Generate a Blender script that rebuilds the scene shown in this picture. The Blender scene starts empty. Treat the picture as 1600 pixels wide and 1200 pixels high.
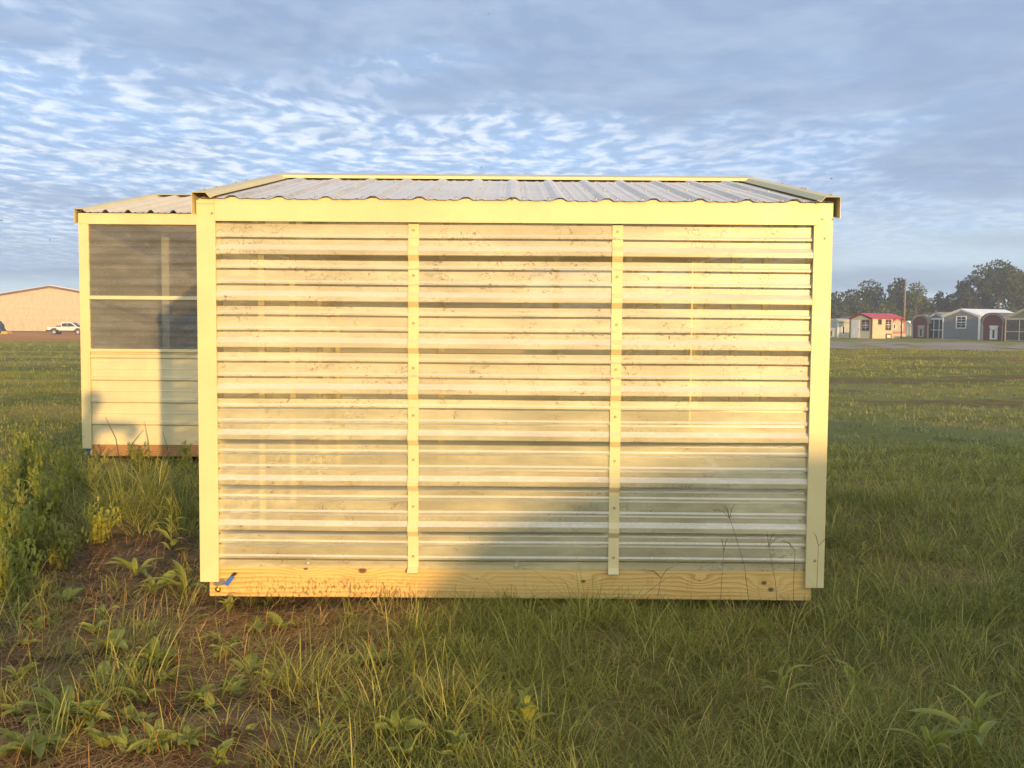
import bpy, bmesh, math, random
import numpy as np
from mathutils import Vector, Matrix

random.seed(7); rng = np.random.default_rng(11)
C = bpy.context.scene
COL = C.collection
R = math.radians

# ------------------------------------------------------------------ camera
PITCH, ROLL, CAMH = 3.36, 0.42, 1.37
cam = bpy.data.objects.new('camera', bpy.data.cameras.new('camera')); COL.objects.link(cam)
cam.data.sensor_width = 36; cam.data.lens = 36.0
cam.data.clip_start = 0.02; cam.data.clip_end = 2000
cam.matrix_world = Matrix.Translation((0, 0, CAMH)) @ Matrix.Rotation(R(90 - PITCH), 4, 'X') @ Matrix.Rotation(R(ROLL), 4, 'Z')
C.camera = cam

# ------------------------------------------------------------------ light
SUN_EL, SUN_AZ = 5.5, 159.2          # azimuth clockwise from +Y
S = Vector((math.sin(R(SUN_AZ)) * math.cos(R(SUN_EL)), math.cos(R(SUN_AZ)) * math.cos(R(SUN_EL)), math.sin(R(SUN_EL))))
sun = bpy.data.objects.new('sun', bpy.data.lights.new('sun', 'SUN')); COL.objects.link(sun)
sun.data.energy = 3.8; sun.data.angle = R(0.55); sun.data.color = (1.0, 0.60, 0.20)
sun.rotation_euler = S.to_track_quat('Z', 'Y').to_euler()

HAZE = 0.0012
C.view_settings.view_transform = 'Standard'; C.view_settings.look = 'None'
C.view_settings.exposure = 0.63; C.view_settings.gamma = 1.0; C.view_settings.use_curve_mapping = False
C.render.engine = 'CYCLES'
C.cycles.max_bounces = 8; C.cycles.transparent_max_bounces = 16
C.cycles.use_denoising = True


class NT:
    """tiny node-tree helper"""
    def __init__(s, tree): s.t = tree; s.n = tree.nodes; s.l = tree.links
    def node(s, typ, **kw):
        n = s.n.new(typ)
        for k, v in kw.items(): setattr(n, k, v)
        return n
    def put(s, sock, v):
        if isinstance(v, bpy.types.NodeSocket): s.l.new(v, sock)
        elif v is not None:
            if isinstance(v, (tuple, list)) and len(v) == 3 and sock.type == 'RGBA': v = (*v, 1)
            sock.default_value = v
    def math(s, op, a, b=None, c=None, clamp=False):
        n = s.node('ShaderNodeMath', operation=op); n.use_clamp = clamp
        s.put(n.inputs[0], a)
        if b is not None: s.put(n.inputs[1], b)
        if c is not None: s.put(n.inputs[2], c)
        return n.outputs[0]
    def vmath(s, op, a, b=None, out=0):
        n = s.node('ShaderNodeVectorMath', operation=op); s.put(n.inputs[0], a)
        if b is not None: s.put(n.inputs[3 if op == 'SCALE' else 1], b)
        return n.outputs[out]
    def step(s, v, a, b, lo=0.0, hi=1.0):
        n = s.node('ShaderNodeMapRange', interpolation_type='SMOOTHSTEP')
        s.put(n.inputs[0], v); s.put(n.inputs[1], a); s.put(n.inputs[2], b); s.put(n.inputs[3], lo); s.put(n.inputs[4], hi)
        return n.outputs[0]
    def mix(s, f, a, b, typ='MIX'):
        n = s.node('ShaderNodeMix', data_type='RGBA', blend_type=typ)
        s.put(n.inputs[0], f); s.put(n.inputs[6], a); s.put(n.inputs[7], b)
        return n.outputs[2]
    def noise(s, vec, scale, detail=4, rough=0.55, dist=0.0, out=0):
        n = s.node('ShaderNodeTexNoise')
        s.put(n.inputs['Vector'], vec); s.put(n.inputs['Scale'], scale); n.inputs['Detail'].default_value = detail
        n.inputs['Roughness'].default_value = rough; n.inputs['Distortion'].default_value = dist
        return n.outputs[out]
    def mapping(s, vec, scale=(1, 1, 1), rot=(0, 0, 0), loc=(0, 0, 0)):
        n = s.node('ShaderNodeMapping'); s.put(n.inputs[0], vec)
        n.inputs['Scale'].default_value = scale; n.inputs['Rotation'].default_value = rot; n.inputs['Location'].default_value = loc
        return n.outputs[0]
    def ramp(s, v, stops):
        n = s.node('ShaderNodeValToRGB'); s.put(n.inputs[0], v)
        e = n.color_ramp.elements
        while len(e) < len(stops): e.new(0.5)
        for i, (p, c) in enumerate(stops): e[i].position = p; e[i].color = (*c, 1)
        return n.outputs[0]
    def xyz(s, vec):
        n = s.node('ShaderNodeSeparateXYZ'); s.put(n.inputs[0], vec); return n.outputs
    def comb(s, x, y, z):
        n = s.node('ShaderNodeCombineXYZ'); s.put(n.inputs[0], x); s.put(n.inputs[1], y); s.put(n.inputs[2], z); return n.outputs[0]


# ------------------------------------------------------------------ world
W = bpy.data.worlds.new('World'); C.world = W; W.use_nodes = True
t = NT(W.node_tree)
for n in list(t.n): t.n.remove(n)
sky = t.node('ShaderNodeTexSky', sky_type='NISHITA'); sky.sun_disc = False
sky.sun_elevation = R(SUN_EL); sky.sun_rotation = R(SUN_AZ); sky.ozone_density = 5.0; sky.dust_density = 0.8; sky.air_density = 1.2
bg = t.node('ShaderNodeBackground'); t.put(bg.inputs[0], sky.outputs[0]); bg.inputs[1].default_value = 0.12
SKYOFF = (7.85, 2.45, 0)
D = t.vmath('NORMALIZE', t.node('ShaderNodeTexCoord').outputs['Generated'])
dx, dy, dz = t.xyz(D)[0:3]
zc = t.math('ADD', t.math('MAXIMUM', dz, 0.0), 0.03)
P = t.comb(t.math('DIVIDE', dx, zc), t.math('DIVIDE', dy, zc), 0.0)
warp = t.vmath('SCALE', t.vmath('SUBTRACT', t.noise(P, 0.5, 2, out=1), (0.5, 0.5, 0.5)), 0.7)
PW = t.vmath('ADD', P, warp)
big = t.noise(t.mapping(PW, (0.34, 0.40, 1), (0, 0, R(-28)), SKYOFF), 1.0, 3, 0.5)
mid = t.noise(t.mapping(PW, (1.5, 1.5, 1), (0, 0, R(-20)), (1.7, 0.3, 0)), 1.0, 3, 0.5)
rip = t.noise(t.mapping(PW, (8.6, 5.6, 1), (0, 0, R(-12)), (0.4, 2.3, 0)), 1.0, 4, 0.52, 0.2)
rip = t.math('ADD', t.math('MULTIPLY', rip, 0.75), t.math('MULTIPLY', mid, 0.25))
band = t.math('MULTIPLY', t.math('MULTIPLY', t.step(dz, 0.085, 0.145), t.step(dz, 0.245, 0.185)), t.step(dx, 0.32, -0.05))
big = t.math('ADD', big, t.math('ADD', t.math('MULTIPLY', band, -0.13), t.step(dz, 0.20, 0.30, 0.0, 0.07)))
thick = t.step(t.math('ADD', big, t.math('MULTIPLY', t.math('SUBTRACT', mid, 0.5), 0.45)), 0.31, 0.63)
ramt = t.math('MULTIPLY', t.step(thick, 0.97, 0.30, 0.10, 1.0), t.step(dz, 0.0, 0.10, 0.35, 1.0))
soft = t.noise(t.mapping(PW, (2.2, 2.2, 1), (0, 0, R(-30)), (4.4, 0, 0)), 1.0, 4, 0.55)
ccol = t.mix(thick, (0.36, 0.525, 0.80), (0.272, 0.36, 0.53))
ccol = t.mix(t.step(soft, 0.42, 0.72, 0.0, 0.45), ccol, (0.43, 0.54, 0.68))
ccol = t.mix(t.math('MULTIPLY', t.step(rip, 0.50, 0.36), t.math('MULTIPLY', ramt, 0.55)), ccol, (0.30, 0.41, 0.60))
ccol = t.mix(t.math('MULTIPLY', t.step(rip, 0.44, 0.62), t.math('MULTIPLY', ramt, t.step(dx, 0.45, -0.1, 0.30, 0.82))), ccol, (0.80, 0.85, 0.92))
low = t.step(t.math('ADD', dz, t.math('MULTIPLY', t.math('SUBTRACT', t.noise(t.mapping(D, (3, 3, 22), (0, 0, 0), (2.2, 0, 0)), 1.0, 4), 0.5), 0.08)), 0.005, t.step(dx, -0.1, 0.25, 0.095, 0.15))
bank = t.math('ADD', t.step(t.noise(t.mapping(D, (2.0, 2.0, 17), (0, R(4), 0), (5.2, 0, 0)), 1.0, 5), 0.46, 0.66), t.math('MULTIPLY', t.step(dx, -0.12, -0.34), t.step(dz, 0.025, 0.05)), clamp=True)
pale = t.mix(bank, (0.58, 0.715, 0.79), (0.31, 0.405, 0.54))
ccol = t.mix(low, pale, ccol)
# clouds round a low sun are lit through: brighter and warmer the nearer to it
glow = t.math('POWER', t.math('MAXIMUM', t.vmath('DOT_PRODUCT', D, tuple(S), out=1), 0.0), 2.5)
ccol = t.mix(1.0, ccol, t.mix(glow, (1, 1, 1), (5.6, 4.3, 2.6)), 'MULTIPLY')
bgc = t.node('ShaderNodeBackground'); t.put(bgc.inputs[0], ccol); bgc.inputs[1].default_value = 0.90
mx = t.node('ShaderNodeMixShader'); mx.inputs[0].default_value = 0.88
t.l.new(bg.outputs[0], mx.inputs[1]); t.l.new(bgc.outputs[0], mx.inputs[2])
t.l.new(mx.outputs[0], t.node('ShaderNodeOutputWorld').inputs[0])


# ------------------------------------------------------------------ helpers
def S01(v): v = np.clip(v, 0, 1); return v * v * (3 - 2 * v)
def gz(x, y):
    """terrain height"""
    x = np.asarray(x, float); y = np.asarray(y, float)
    z = 0.30 * S01((y - 38) / 50) * S01((x + 5) / 15) - 0.72 * S01((y - 45) / 95) * S01((-x - 2) / 14)
    z = z + 0.012 * np.sin(2.1 * x + 1.3) * np.sin(1.7 * y) + 0.010 * np.sin(5.3 * x + 2.2 * y) + 0.006 * np.sin(11 * x - 7 * y) + 0.05 * np.sin(0.21 * x + 1) * np.sin(0.17 * y) * S01((y - 12) / 10)
    return z - 0.068 * S01((20 - y) / 8)
PATCH = [(9.5, 26.0, 3.2, 1.5), (14.0, 27.5, 2.6, 1.2), (8.2, 18.5, 2.2, 0.9), (11.5, 19.5, 2.2, 0.8), (6.6, 22.0, 1.4, 0.7), (15.5, 34.0, 3.0, 1.6), (20.0, 45.0, 5.0, 2.2), (4.2, 9.2, 0.7, 0.45)]
def patch(x, y):
    v = 0
    for cx, cy, rx, ry in PATCH: v = np.maximum(v, np.exp(-((x - cx) / rx) ** 2 - ((y - cy) / ry) ** 2))
    return v
def g(x, y): return float(gz(x, y))

def tag(o, label=None, cat=None, group=None, kind=None):
    for k, v in (('label', label), ('category', cat), ('group', group), ('kind', kind)):
        if v: o[k] = v
    return o
def empty(name, loc, rz=0, **kw):
    o = bpy.data.objects.new(name, None); COL.objects.link(o); o.location = loc; o.rotation_euler = (0, 0, rz)
    o.empty_display_size = 0.2
    return tag(o, **kw)

class MB:
    def __init__(s): s.v = []; s.f = []; s.m = []
    def add(s, vs, fs, m=0):
        b = len(s.v); s.v += [tuple(p) for p in vs]; s.f += [tuple(b + i for i in f) for f in fs]; s.m += [m] * len(fs); return s
    def box(s, x0, x1, y0, y1, z0, z1, m=0):
        return s.add([(x, y, z) for z in (z0, z1) for y in (y0, y1) for x in (x0, x1)],
                     [(0, 2, 3, 1), (4, 5, 7, 6), (0, 1, 5, 4), (2, 6, 7, 3), (0, 4, 6, 2), (1, 3, 7, 5)], m)
    def prism(s, poly, axis, a, b, m=0):
        """closed polygon (p,q) extruded along axis from a to b; axis x:(y,z) y:(x,z) z:(x,y)"""
        def P3(p, w): return {'x': (w, p[0], p[1]), 'y': (p[0], w, p[1]), 'z': (p[0], p[1], w)}[axis]
        n = len(poly)
        fs = [tuple(range(n)), tuple(range(2 * n - 1, n - 1, -1))] + [(i, i + n, (i + 1) % n + n, (i + 1) % n) for i in range(n)]
        return s.add([P3(p, a) for p in poly] + [P3(p, b) for p in poly], fs, m)
    def tube(s, pts, rads, n=8, m=0):
        pts = [Vector(p) for p in pts]; vs = []; fs = []
        if not isinstance(rads, (list, tuple)): rads = [rads] * len(pts)
        for i, p in enumerate(pts):
            d = (pts[min(i + 1, len(pts) - 1)] - pts[max(i - 1, 0)]).normalized()
            u = d.orthogonal().normalized() if i == 0 else (u - d * u.dot(d)).normalized()
            w = d.cross(u)
            vs += [p + (u * math.cos(2 * math.pi * k / n) + w * math.sin(2 * math.pi * k / n)) * rads[i] for k in range(n)]
        for i in range(len(pts) - 1):
            for k in range(n): fs.append((i * n + k, i * n + (k + 1) % n, (i + 1) * n + (k + 1) % n, (i + 1) * n + k))
        fs += [tuple(range(n - 1, -1, -1)), tuple((len(pts) - 1) * n + k for k in range(n))]
        return s.add(vs, fs, m)
    def build(s, name, mat, parent=None, smooth=False, bevel=0, loc=(0, 0, 0), **kw):
        me = bpy.data.meshes.new(name); me.from_pydata(s.v, [], s.f)
        for mm in (mat if isinstance(mat, (list, tuple)) else [mat]): me.materials.append(mm)
        me.polygons.foreach_set('material_index', s.m)
        bm = bmesh.new(); bm.from_mesh(me); bmesh.ops.recalc_face_normals(bm, faces=bm.faces); bm.to_mesh(me); bm.free()
        if smooth: me.polygons.foreach_set('use_smooth', [True] * len(me.polygons))
        o = bpy.data.objects.new(name, me); COL.objects.link(o); o.location = loc
        if parent: o.parent = parent
        if bevel:
            bv = o.modifiers.new('bevel', 'BEVEL'); bv.width = bevel; bv.segments = 2; bv.limit_method = 'ANGLE'
        return tag(o, **kw)
def inst(o, parent, loc, rot=(0, 0, 0), scale=(1, 1, 1), name=None):
    """another object sharing o's mesh"""
    c = o.copy(); COL.objects.link(c); c.parent = parent; c.location = loc; c.rotation_euler = rot; c.scale = scale
    return c

def mat(name, col=(0.5, 0.5, 0.5), rough=0.6, spec=0.4, metal=0.0):
    m = bpy.data.materials.new(name); m.use_nodes = True; n = NT(m.node_tree)
    b = m.node_tree.nodes['Principled BSDF']
    b.inputs['Base Color'].default_value = (*col, 1); b.inputs['Roughness'].default_value = rough
    b.inputs['Specular IOR Level'].default_value = spec; b.inputs['Metallic'].default_value = metal
    return m, n, b
def bump(n, b, h, dist=0.005, strength=0.5):
    k = n.node('ShaderNodeBump'); k.inputs['Distance'].default_value = dist; k.inputs['Strength'].default_value = strength
    n.put(k.inputs['Height'], h); n.put(b.inputs['Normal'], k.outputs[0])
def coords(n, which='Object'): return n.node('ShaderNodeTexCoord').outputs[which]

def painted(name, col, rough=0.45, var=0.10, dirt=(0.25, 0.17, 0.09), damt=0.25, scale=6.0):
    m, n, b = mat(name, col, rough)
    o = coords(n)
    v = n.noise(o, scale, 5)
    c = n.mix(n.step(v, 0.3, 0.75), tuple(x * (1 - var) for x in col), tuple(min(1, x * (1 + var * 0.5)) for x in col))
    sp = n.step(n.noise(o, 75, 3), 0.70, 0.76)
    wh = n.step(n.noise(o, 2.3, 3), 0.50, 0.66)
    n.put(b.inputs['Base Color'], n.mix(n.math('MULTIPLY', n.math('MULTIPLY', sp, wh), damt * 2), c, dirt))
    n.put(b.inputs['Roughness'], n.step(v, 0.2, 0.8, rough - 0.08, rough + 0.1))
    sc_ = n.step(n.noise(n.mapping(o, (60, 60, 6)), 1.0, 4, 0.7), 0.66, 0.72)
    n.put(b.inputs['Base Color'], n.mix(n.math('MULTIPLY', n.math('MULTIPLY', sc_, wh), 0.35), n.mix(n.math('MULTIPLY', n.math('MULTIPLY', sp, wh), damt * 2), n.mix(n.math('MULTIPLY', n.step(n.noise(o, 1.1, 4), 0.42, 0.7), 0.14), c, dirt), dirt), tuple(k * 0.6 for k in col)))
    bump(n, b, n.noise(o, 4.0, 3), 0.012, 0.35)
    return m

def wood_mat(name, light, dark, knots=(), splash=None, scale=1.0):
    """treated pine, grain along X; knots: (x, z, size)"""
    m, n, b = mat(name, light, 0.65, 0.25)
    o = coords(n); x, y, z = n.xyz(o)[0:3]
    w = n.noise(n.mapping(o, (0.9 * scale, 1, 7 * scale)), 1.0, 3)
    zz = n.math('ADD', n.math('ADD', z, y), n.math('MULTIPLY', w, 0.085))
    kmask = None
    for (kx, kz, ks) in knots:
        ddx = n.math('MULTIPLY', n.math('SUBTRACT', x, kx), 0.42); ddz = n.math('SUBTRACT', z, kz)
        d = n.math('SQRT', n.math('ADD', n.math('MULTIPLY', ddx, ddx), n.math('MULTIPLY', ddz, ddz)))
        zz = n.math('ADD', zz, n.math('MULTIPLY', n.step(d, 0.0, 0.045 + ks, 1, 0), 0.035))
        kd = n.math('SQRT', n.math('ADD', n.math('POWER', n.math('MULTIPLY', n.math('SUBTRACT', x, kx), 0.7), 2.0), n.math('POWER', ddz, 2.0)))
        km = n.step(n.math('ADD', kd, n.math('MULTIPLY', n.math('SUBTRACT', w, 0.5), 0.01)), ks * 0.45, ks, 1, 0)
        kmask = km if kmask is None else n.math('MAXIMUM', kmask, km)
    ring = n.math('FRACT', n.math('MULTIPLY', zz, 46 * scale))
    ring = n.step(ring, 0.25, 0.95)
    fine = n.noise(n.mapping(o, (5, 90, 260)), 1.0, 3)
    c = n.mix(n.math('MULTIPLY', ring, n.step(n.noise(o, 1.7, 2), 0.35, 0.65, 0.35, 0.95)), light, dark)
    c = n.mix(n.step(fine, 0.35, 0.8, 0, 0.35), c, tuple(k * 0.8 for k in dark))
    if kmask is not None: c = n.mix(n.math('MULTIPLY', kmask, 0.9), c, (0.085, 0.045, 0.02))
    if splash:
        x0, x1, z1 = splash
        sp = n.step(n.noise(n.mapping(o, (1, 1, 0.55)), 95, 3, 0.6), 0.50, 0.60)
        reg = n.math('MULTIPLY', n.math('MULTIPLY', n.step(x, x0, x0 + 0.25), n.step(x, x1 - 0.3, x1, 1, 0)),
                     n.step(n.math('ADD', z, n.math('MULTIPLY', n.noise(n.comb(x, 0, 0), 9, 3), -0.05)), z1 - 0.075, z1 - 0.005, 1, 0))
        c = n.mix(n.math('MULTIPLY', n.math('MULTIPLY', sp, reg), 0.72), c, (0.16, 0.085, 0.04))
    n.put(b.inputs['Base Color'], c)
    bump(n, b, n.math('ADD', ring, fine), 0.0015, 0.4)
    return m

def poly_mat(name, col, opac, dirt=0.6, rough=0.28, transl=0.4, tint=(0.93, 0.94, 0.92), dirtcol=(0.16, 0.10, 0.06), clean=0.0, mott=0.0, ior=1.42):
    """weathered clear corrugated sheet: hazy scattering film over see-through plastic"""
    m = bpy.data.materials.new(name); m.use_nodes = True; n = NT(m.node_tree)
    for k in list(n.n): n.n.remove(k)
    o = coords(n)
    # dried mud flecks and scribbly run marks
    ow = n.vmath('ADD', o, n.vmath('SCALE', n.vmath('SUBTRACT', n.noise(o, 24, 3, out=1), (0.5, 0.5, 0.5)), 0.05))
    lines = n.math('ABSOLUTE', n.math('SUBTRACT', n.noise(n.mapping(ow, (1, 1, 1.5)), 20, 3, 0.6), 0.5))
    scr = n.math('MULTIPLY', n.step(lines, 0.005, 0.016, 1, 0), n.step(n.math('ADD', n.math('MULTIPLY', n.noise(o, 6.5, 4), 0.6), n.math('MULTIPLY', n.noise(n.mapping(o, (0.8, 1, 1.6)), 1.3, 3), 0.4)), 0.455, 0.56))
    spk = n.math('MULTIPLY', n.step(n.noise(o, 120, 2), 0.66, 0.72), n.step(n.noise(o, 3.7, 3), 0.48, 0.6))
    film = n.noise(n.mapping(o, (1.3, 1, 5)), 1.6, 5, 0.6)
    zo = n.xyz(o)[2]
    if clean:      # dust lying along the upper slope of each rib, mud splashed up from the ground
        ph = n.math('FRACT', n.math('DIVIDE', n.math('SUBTRACT', zo, 0.3445), 0.2286))
        ledge = n.math('MULTIPLY', n.step(ph, 0.03, 0.07), n.step(ph, 0.28, 0.16))
        dust = n.math('MULTIPLY', ledge, n.step(n.noise(n.mapping(o, (14, 1, 60)), 1.0, 4, 0.7), 0.50, 0.66))
        spl = n.math('MULTIPLY', n.step(zo, 0.62, 0.16), n.step(n.noise(n.mapping(o, (1, 1, 0.6)), 70, 4, 0.65), 0.56, 0.66))
        spk = n.math('MAXIMUM', spk, n.math('MAXIMUM', n.math('MULTIPLY', dust, 0.55), n.math('MULTIPLY', spl, 0.6)))
    dm = n.math('MULTIPLY', n.math('MAXIMUM', scr, n.math('MULTIPLY', spk, 0.8)), dirt, clamp=True)
    c = n.mix(n.step(film, 0.35, 0.7), tuple(k * 0.86 for k in col), col)
    if mott: c = n.mix(n.math('MULTIPLY', n.step(n.noise(o, 30, 5, 0.8), 0.42, 0.62), mott), c, tuple(k * 0.45 for k in col))
    c = n.mix(dm, c, dirtcol)
    df = n.node('ShaderNodeBsdfDiffuse'); n.put(df.inputs[0], c)
    tl = n.node('ShaderNodeBsdfTranslucent'); n.put(tl.inputs[0], c)
    a = n.node('ShaderNodeMixShader'); a.inputs[0].default_value = transl; n.l.new(df.outputs[0], a.inputs[1]); n.l.new(tl.outputs[0], a.inputs[2])
    tp = n.node('ShaderNodeBsdfTransparent'); tp.inputs[0].default_value = (*tint, 1)
    op = n.math('ADD', n.step(film, 0.3, 0.75, opac - 0.09, opac + 0.07), n.math('MULTIPLY', dm, 0.5), clamp=True)
    if clean:      # dew and dust film; paler colour on upward faces also paints in reflected sky; the undersides of the ribs stay clear
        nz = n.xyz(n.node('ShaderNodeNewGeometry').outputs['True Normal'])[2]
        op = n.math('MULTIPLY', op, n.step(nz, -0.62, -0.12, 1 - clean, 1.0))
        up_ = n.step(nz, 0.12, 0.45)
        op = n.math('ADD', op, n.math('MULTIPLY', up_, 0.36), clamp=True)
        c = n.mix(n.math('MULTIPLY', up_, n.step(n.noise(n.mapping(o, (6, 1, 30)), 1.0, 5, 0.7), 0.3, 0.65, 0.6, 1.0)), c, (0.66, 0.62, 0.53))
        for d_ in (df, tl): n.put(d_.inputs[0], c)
    b = n.node('ShaderNodeMixShader'); n.put(b.inputs[0], op); n.l.new(tp.outputs[0], b.inputs[1]); n.l.new(a.outputs[0], b.inputs[2])
    gl = n.node('ShaderNodeBsdfGlossy'); gl.inputs['Roughness'].default_value = rough; gl.inputs[0].default_value = (1, 1, 1, 1)
    fr = n.node('ShaderNodeFresnel'); fr.inputs[0].default_value = ior
    e = n.node('ShaderNodeMixShader'); n.put(e.inputs[0], n.math('MULTIPLY', fr.outputs[0], 0.8)); n.l.new(b.outputs[0], e.inputs[1]); n.l.new(gl.outputs[0], e.inputs[2])
    n.l.new(e.outputs[0], n.node('ShaderNodeOutputMaterial').inputs[0])
    return m

# ------------------------------------------------------------------ materials
CREAM = painted('cream_trim_paint', (0.62, 0.535, 0.29), 0.42, 0.05)
CREAM2 = painted('ivory_steel_paint', (0.59, 0.525, 0.335), 0.42, 0.05)
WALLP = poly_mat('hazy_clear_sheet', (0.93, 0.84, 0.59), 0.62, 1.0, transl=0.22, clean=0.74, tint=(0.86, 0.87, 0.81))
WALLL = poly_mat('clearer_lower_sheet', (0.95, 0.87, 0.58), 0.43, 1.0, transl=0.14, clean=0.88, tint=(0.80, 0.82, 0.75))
REARL = poly_mat('clear_rear_sheet', (0.70, 0.66, 0.50), 0.20, 0.4, transl=0.4)
REARP = poly_mat('milky_rear_sheet', (0.78, 0.71, 0.50), 0.74, 0.4, transl=0.4)
ROOFP = poly_mat('weathered_roof_sheet', (0.74, 0.66, 0.55), 0.90, 0.7, 0.6, 0.3, mott=0.45, ior=1.2, dirtcol=(0.25, 0.22, 0.21))
CLEARP = poly_mat('clear_smoke_sheet', (0.40, 0.42, 0.45), 0.28, 0.4, 0.60, 0.25, tint=(0.62, 0.64, 0.67), ior=1.55)
BOARD = wood_mat('treated_pine_board', (0.64, 0.45, 0.17), (0.47, 0.26, 0.07),
                 knots=((-1.03, 0.135, 0.010), (-0.745, 0.128, 0.020), (0.365, 0.080, 0.012), (1.275, 0.078, 0.013), (1.31, 0.045, 0.016), (-0.17, 0.09, 0.004), (0.95, 0.09, 0.004)),
                 splash=(-1.45, -0.35, 0.10))
WOOD = wood_mat('pine_framing', (0.60, 0.43, 0.22), (0.45, 0.29, 0.12))
OLDW = wood_mat('brown_skid_wood', (0.36, 0.20, 0.09), (0.25, 0.13, 0.055))
PLY = wood_mat('plywood_deck', (0.50, 0.38, 0.23), (0.38, 0.27, 0.15))
SCREW, _, sb = mat('zinc_screw', (0.62, 0.60, 0.56), 0.35, 0.5, 0.9)
DSCREW, _, _ = mat('dull_screw_head', (0.34, 0.27, 0.13), 0.5, 0.5, 0.3)
BRASS, _, _ = mat('brass', (0.65, 0.45, 0.12), 0.3, 0.5, 1.0)
BLUE, _, _ = mat('blue_tape', (0.04, 0.12, 0.45), 0.5)
STEEL, _, _ = mat('grey_steel', (0.30, 0.29, 0.27), 0.4, 0.5, 0.8)
DARK, _, _ = mat('dark_rubber', (0.02, 0.02, 0.02), 0.7)
WHITE = painted('white_paint', (0.78, 0.77, 0.72), 0.5, 0.05)

# ------------------------------------------------------------------ ground
def nonuni(lo, hi, near0, near1, fine, growth=1.10):
    a = list(np.arange(near0, near1, fine)); s = fine; x = near1
    while x < hi: a.append(x); s *= growth; x += s
    a.append(hi); s = fine; x = near0; b = []
    while x > lo: s *= growth; x -= s; b.append(max(x, lo))
    return np.array(sorted(set(b + a)))
gx = nonuni(-230, 230, -5, 6, 0.09, 1.07); gy = nonuni(-60, 300, 2.5, 10, 0.09, 1.05)
X, Y = np.meshgrid(gx, gy); Z = gz(X, Y)
rough_n = sum(np.sin(X * f * math.cos(a) + Y * f * math.sin(a) + p) / f for f, a, p in [(rng.uniform(3, 24), rng.uniform(0, 6.3), rng.uniform(0, 6.3)) for _ in range(14)])
Z = Z + 0.045 * rough_n * S01((9 - np.hypot(X, Y - 4)) / 4)
nv = np.stack([X, Y, Z], -1).reshape(-1, 3); ny, nx = X.shape
idx = np.arange(nx * ny).reshape(ny, nx)
quads = np.stack([idx[:-1, :-1], idx[:-1, 1:], idx[1:, 1:], idx[1:, :-1]], -1).reshape(-1, 4)
me = bpy.data.meshes.new('ground'); me.from_pydata(nv.tolist(), [], quads.tolist())
me.polygons.foreach_set('use_smooth', [True] * len(me.polygons))
ground = bpy.data.objects.new('ground', me); COL.objects.link(ground); tag(ground, kind='structure')
m, n, b = mat('field_soil_and_turf', (0.1, 0.1, 0.03), 0.95, 0.1)
o = coords(n); x, y, z = n.xyz(o)[0:3]
soil = n.mix(n.step(n.noise(o, 9, 6, 0.65), 0.35, 0.7), (0.11, 0.060, 0.028), (0.26, 0.155, 0.075))
straw = n.mix(n.noise(n.mapping(o, (30, 60, 10), (0, 0, 0.6)), 1.0, 4), (0.22, 0.13, 0.06), (0.42, 0.29, 0.14))
soil = n.mix(n.step(n.noise(o, 45, 4, 0.75), 0.45, 0.7, 0, 0.65), soil, (0.05, 0.026, 0.013))
soil = n.mix(n.step(n.noise(o, 3.2, 5, 0.65), 0.45, 0.62, 0, 0.7), soil, straw)
green = n.mix(n.step(n.noise(o, 0.55, 6, 0.6), 0.35, 0.65), (0.165, 0.18, 0.04), (0.27, 0.25, 0.065))
green = n.mix(n.step(n.noise(n.mapping(o, (0.10, 0.25, 1)), 1.0, 5, 0.6), 0.48, 0.62), green, (0.40, 0.30, 0.09))
green = n.mix(n.step(n.noise(o, 14, 5, 0.7), 0.45, 0.75, 0, 0.5), green, (0.075, 0.085, 0.022))
green = n.mix(n.math('MULTIPLY', n.math('MULTIPLY', n.step(x, 1.5, 4.5), n.step(y, 36, 22)), n.step(n.noise(n.mapping(o, (0.3, 0.6, 1)), 1.0, 4), 0.35, 0.6, 0.3, 0.9)), green, (0.26, 0.26, 0.09))
bare = n.step(n.noise(n.mapping(o, (0.16, 0.34, 1), (0, 0, 0.1), (2.0, 1.0, 0)), 1.0, 5, 0.6), 0.57, 0.66)
bare = n.math('MULTIPLY', bare, n.math('MULTIPLY', n.step(x, 1.0, 3.5), n.step(y, 8, 14)))
pm = None
for cx, cy, rx, ry in PATCH:
    e_ = n.math('ADD', n.math('POWER', n.math('DIVIDE', n.math('SUBTRACT', x, cx), rx), 2.0), n.math('POWER', n.math('DIVIDE', n.math('SUBTRACT', y, cy), ry), 2.0))
    pm = e_ if pm is None else n.math('MINIMUM', pm, e_)
pm = n.step(n.math('ADD', pm, n.math('MULTIPLY', n.math('SUBTRACT', n.noise(o, 1.1, 5, 0.65), 0.5), 3.2)), 0.4, 1.3, 1, 0)
bare = n.math('MAXIMUM', bare, pm)
near = n.math('MULTIPLY', n.step(y, 6.2, 9.5, 1, 0), n.step(n.math('ADD', x, n.math('MULTIPLY', n.noise(o, 1.4, 3), 1.0)), -0.1, 0.7, 1, 0))
fore = n.math('MULTIPLY', n.step(y, -1.5, 1.5), n.step(x, -9, -5))
near = n.math('MULTIPLY', near, fore)
near2 = n.math('MULTIPLY', n.math('MULTIPLY', n.step(y, 9, 13, 1, 0), 0.45), fore)
c = n.mix(n.math('MAXIMUM', n.math('MAXIMUM', near, near2), n.math('MULTIPLY', bare, 0.62)), green, soil)
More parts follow.
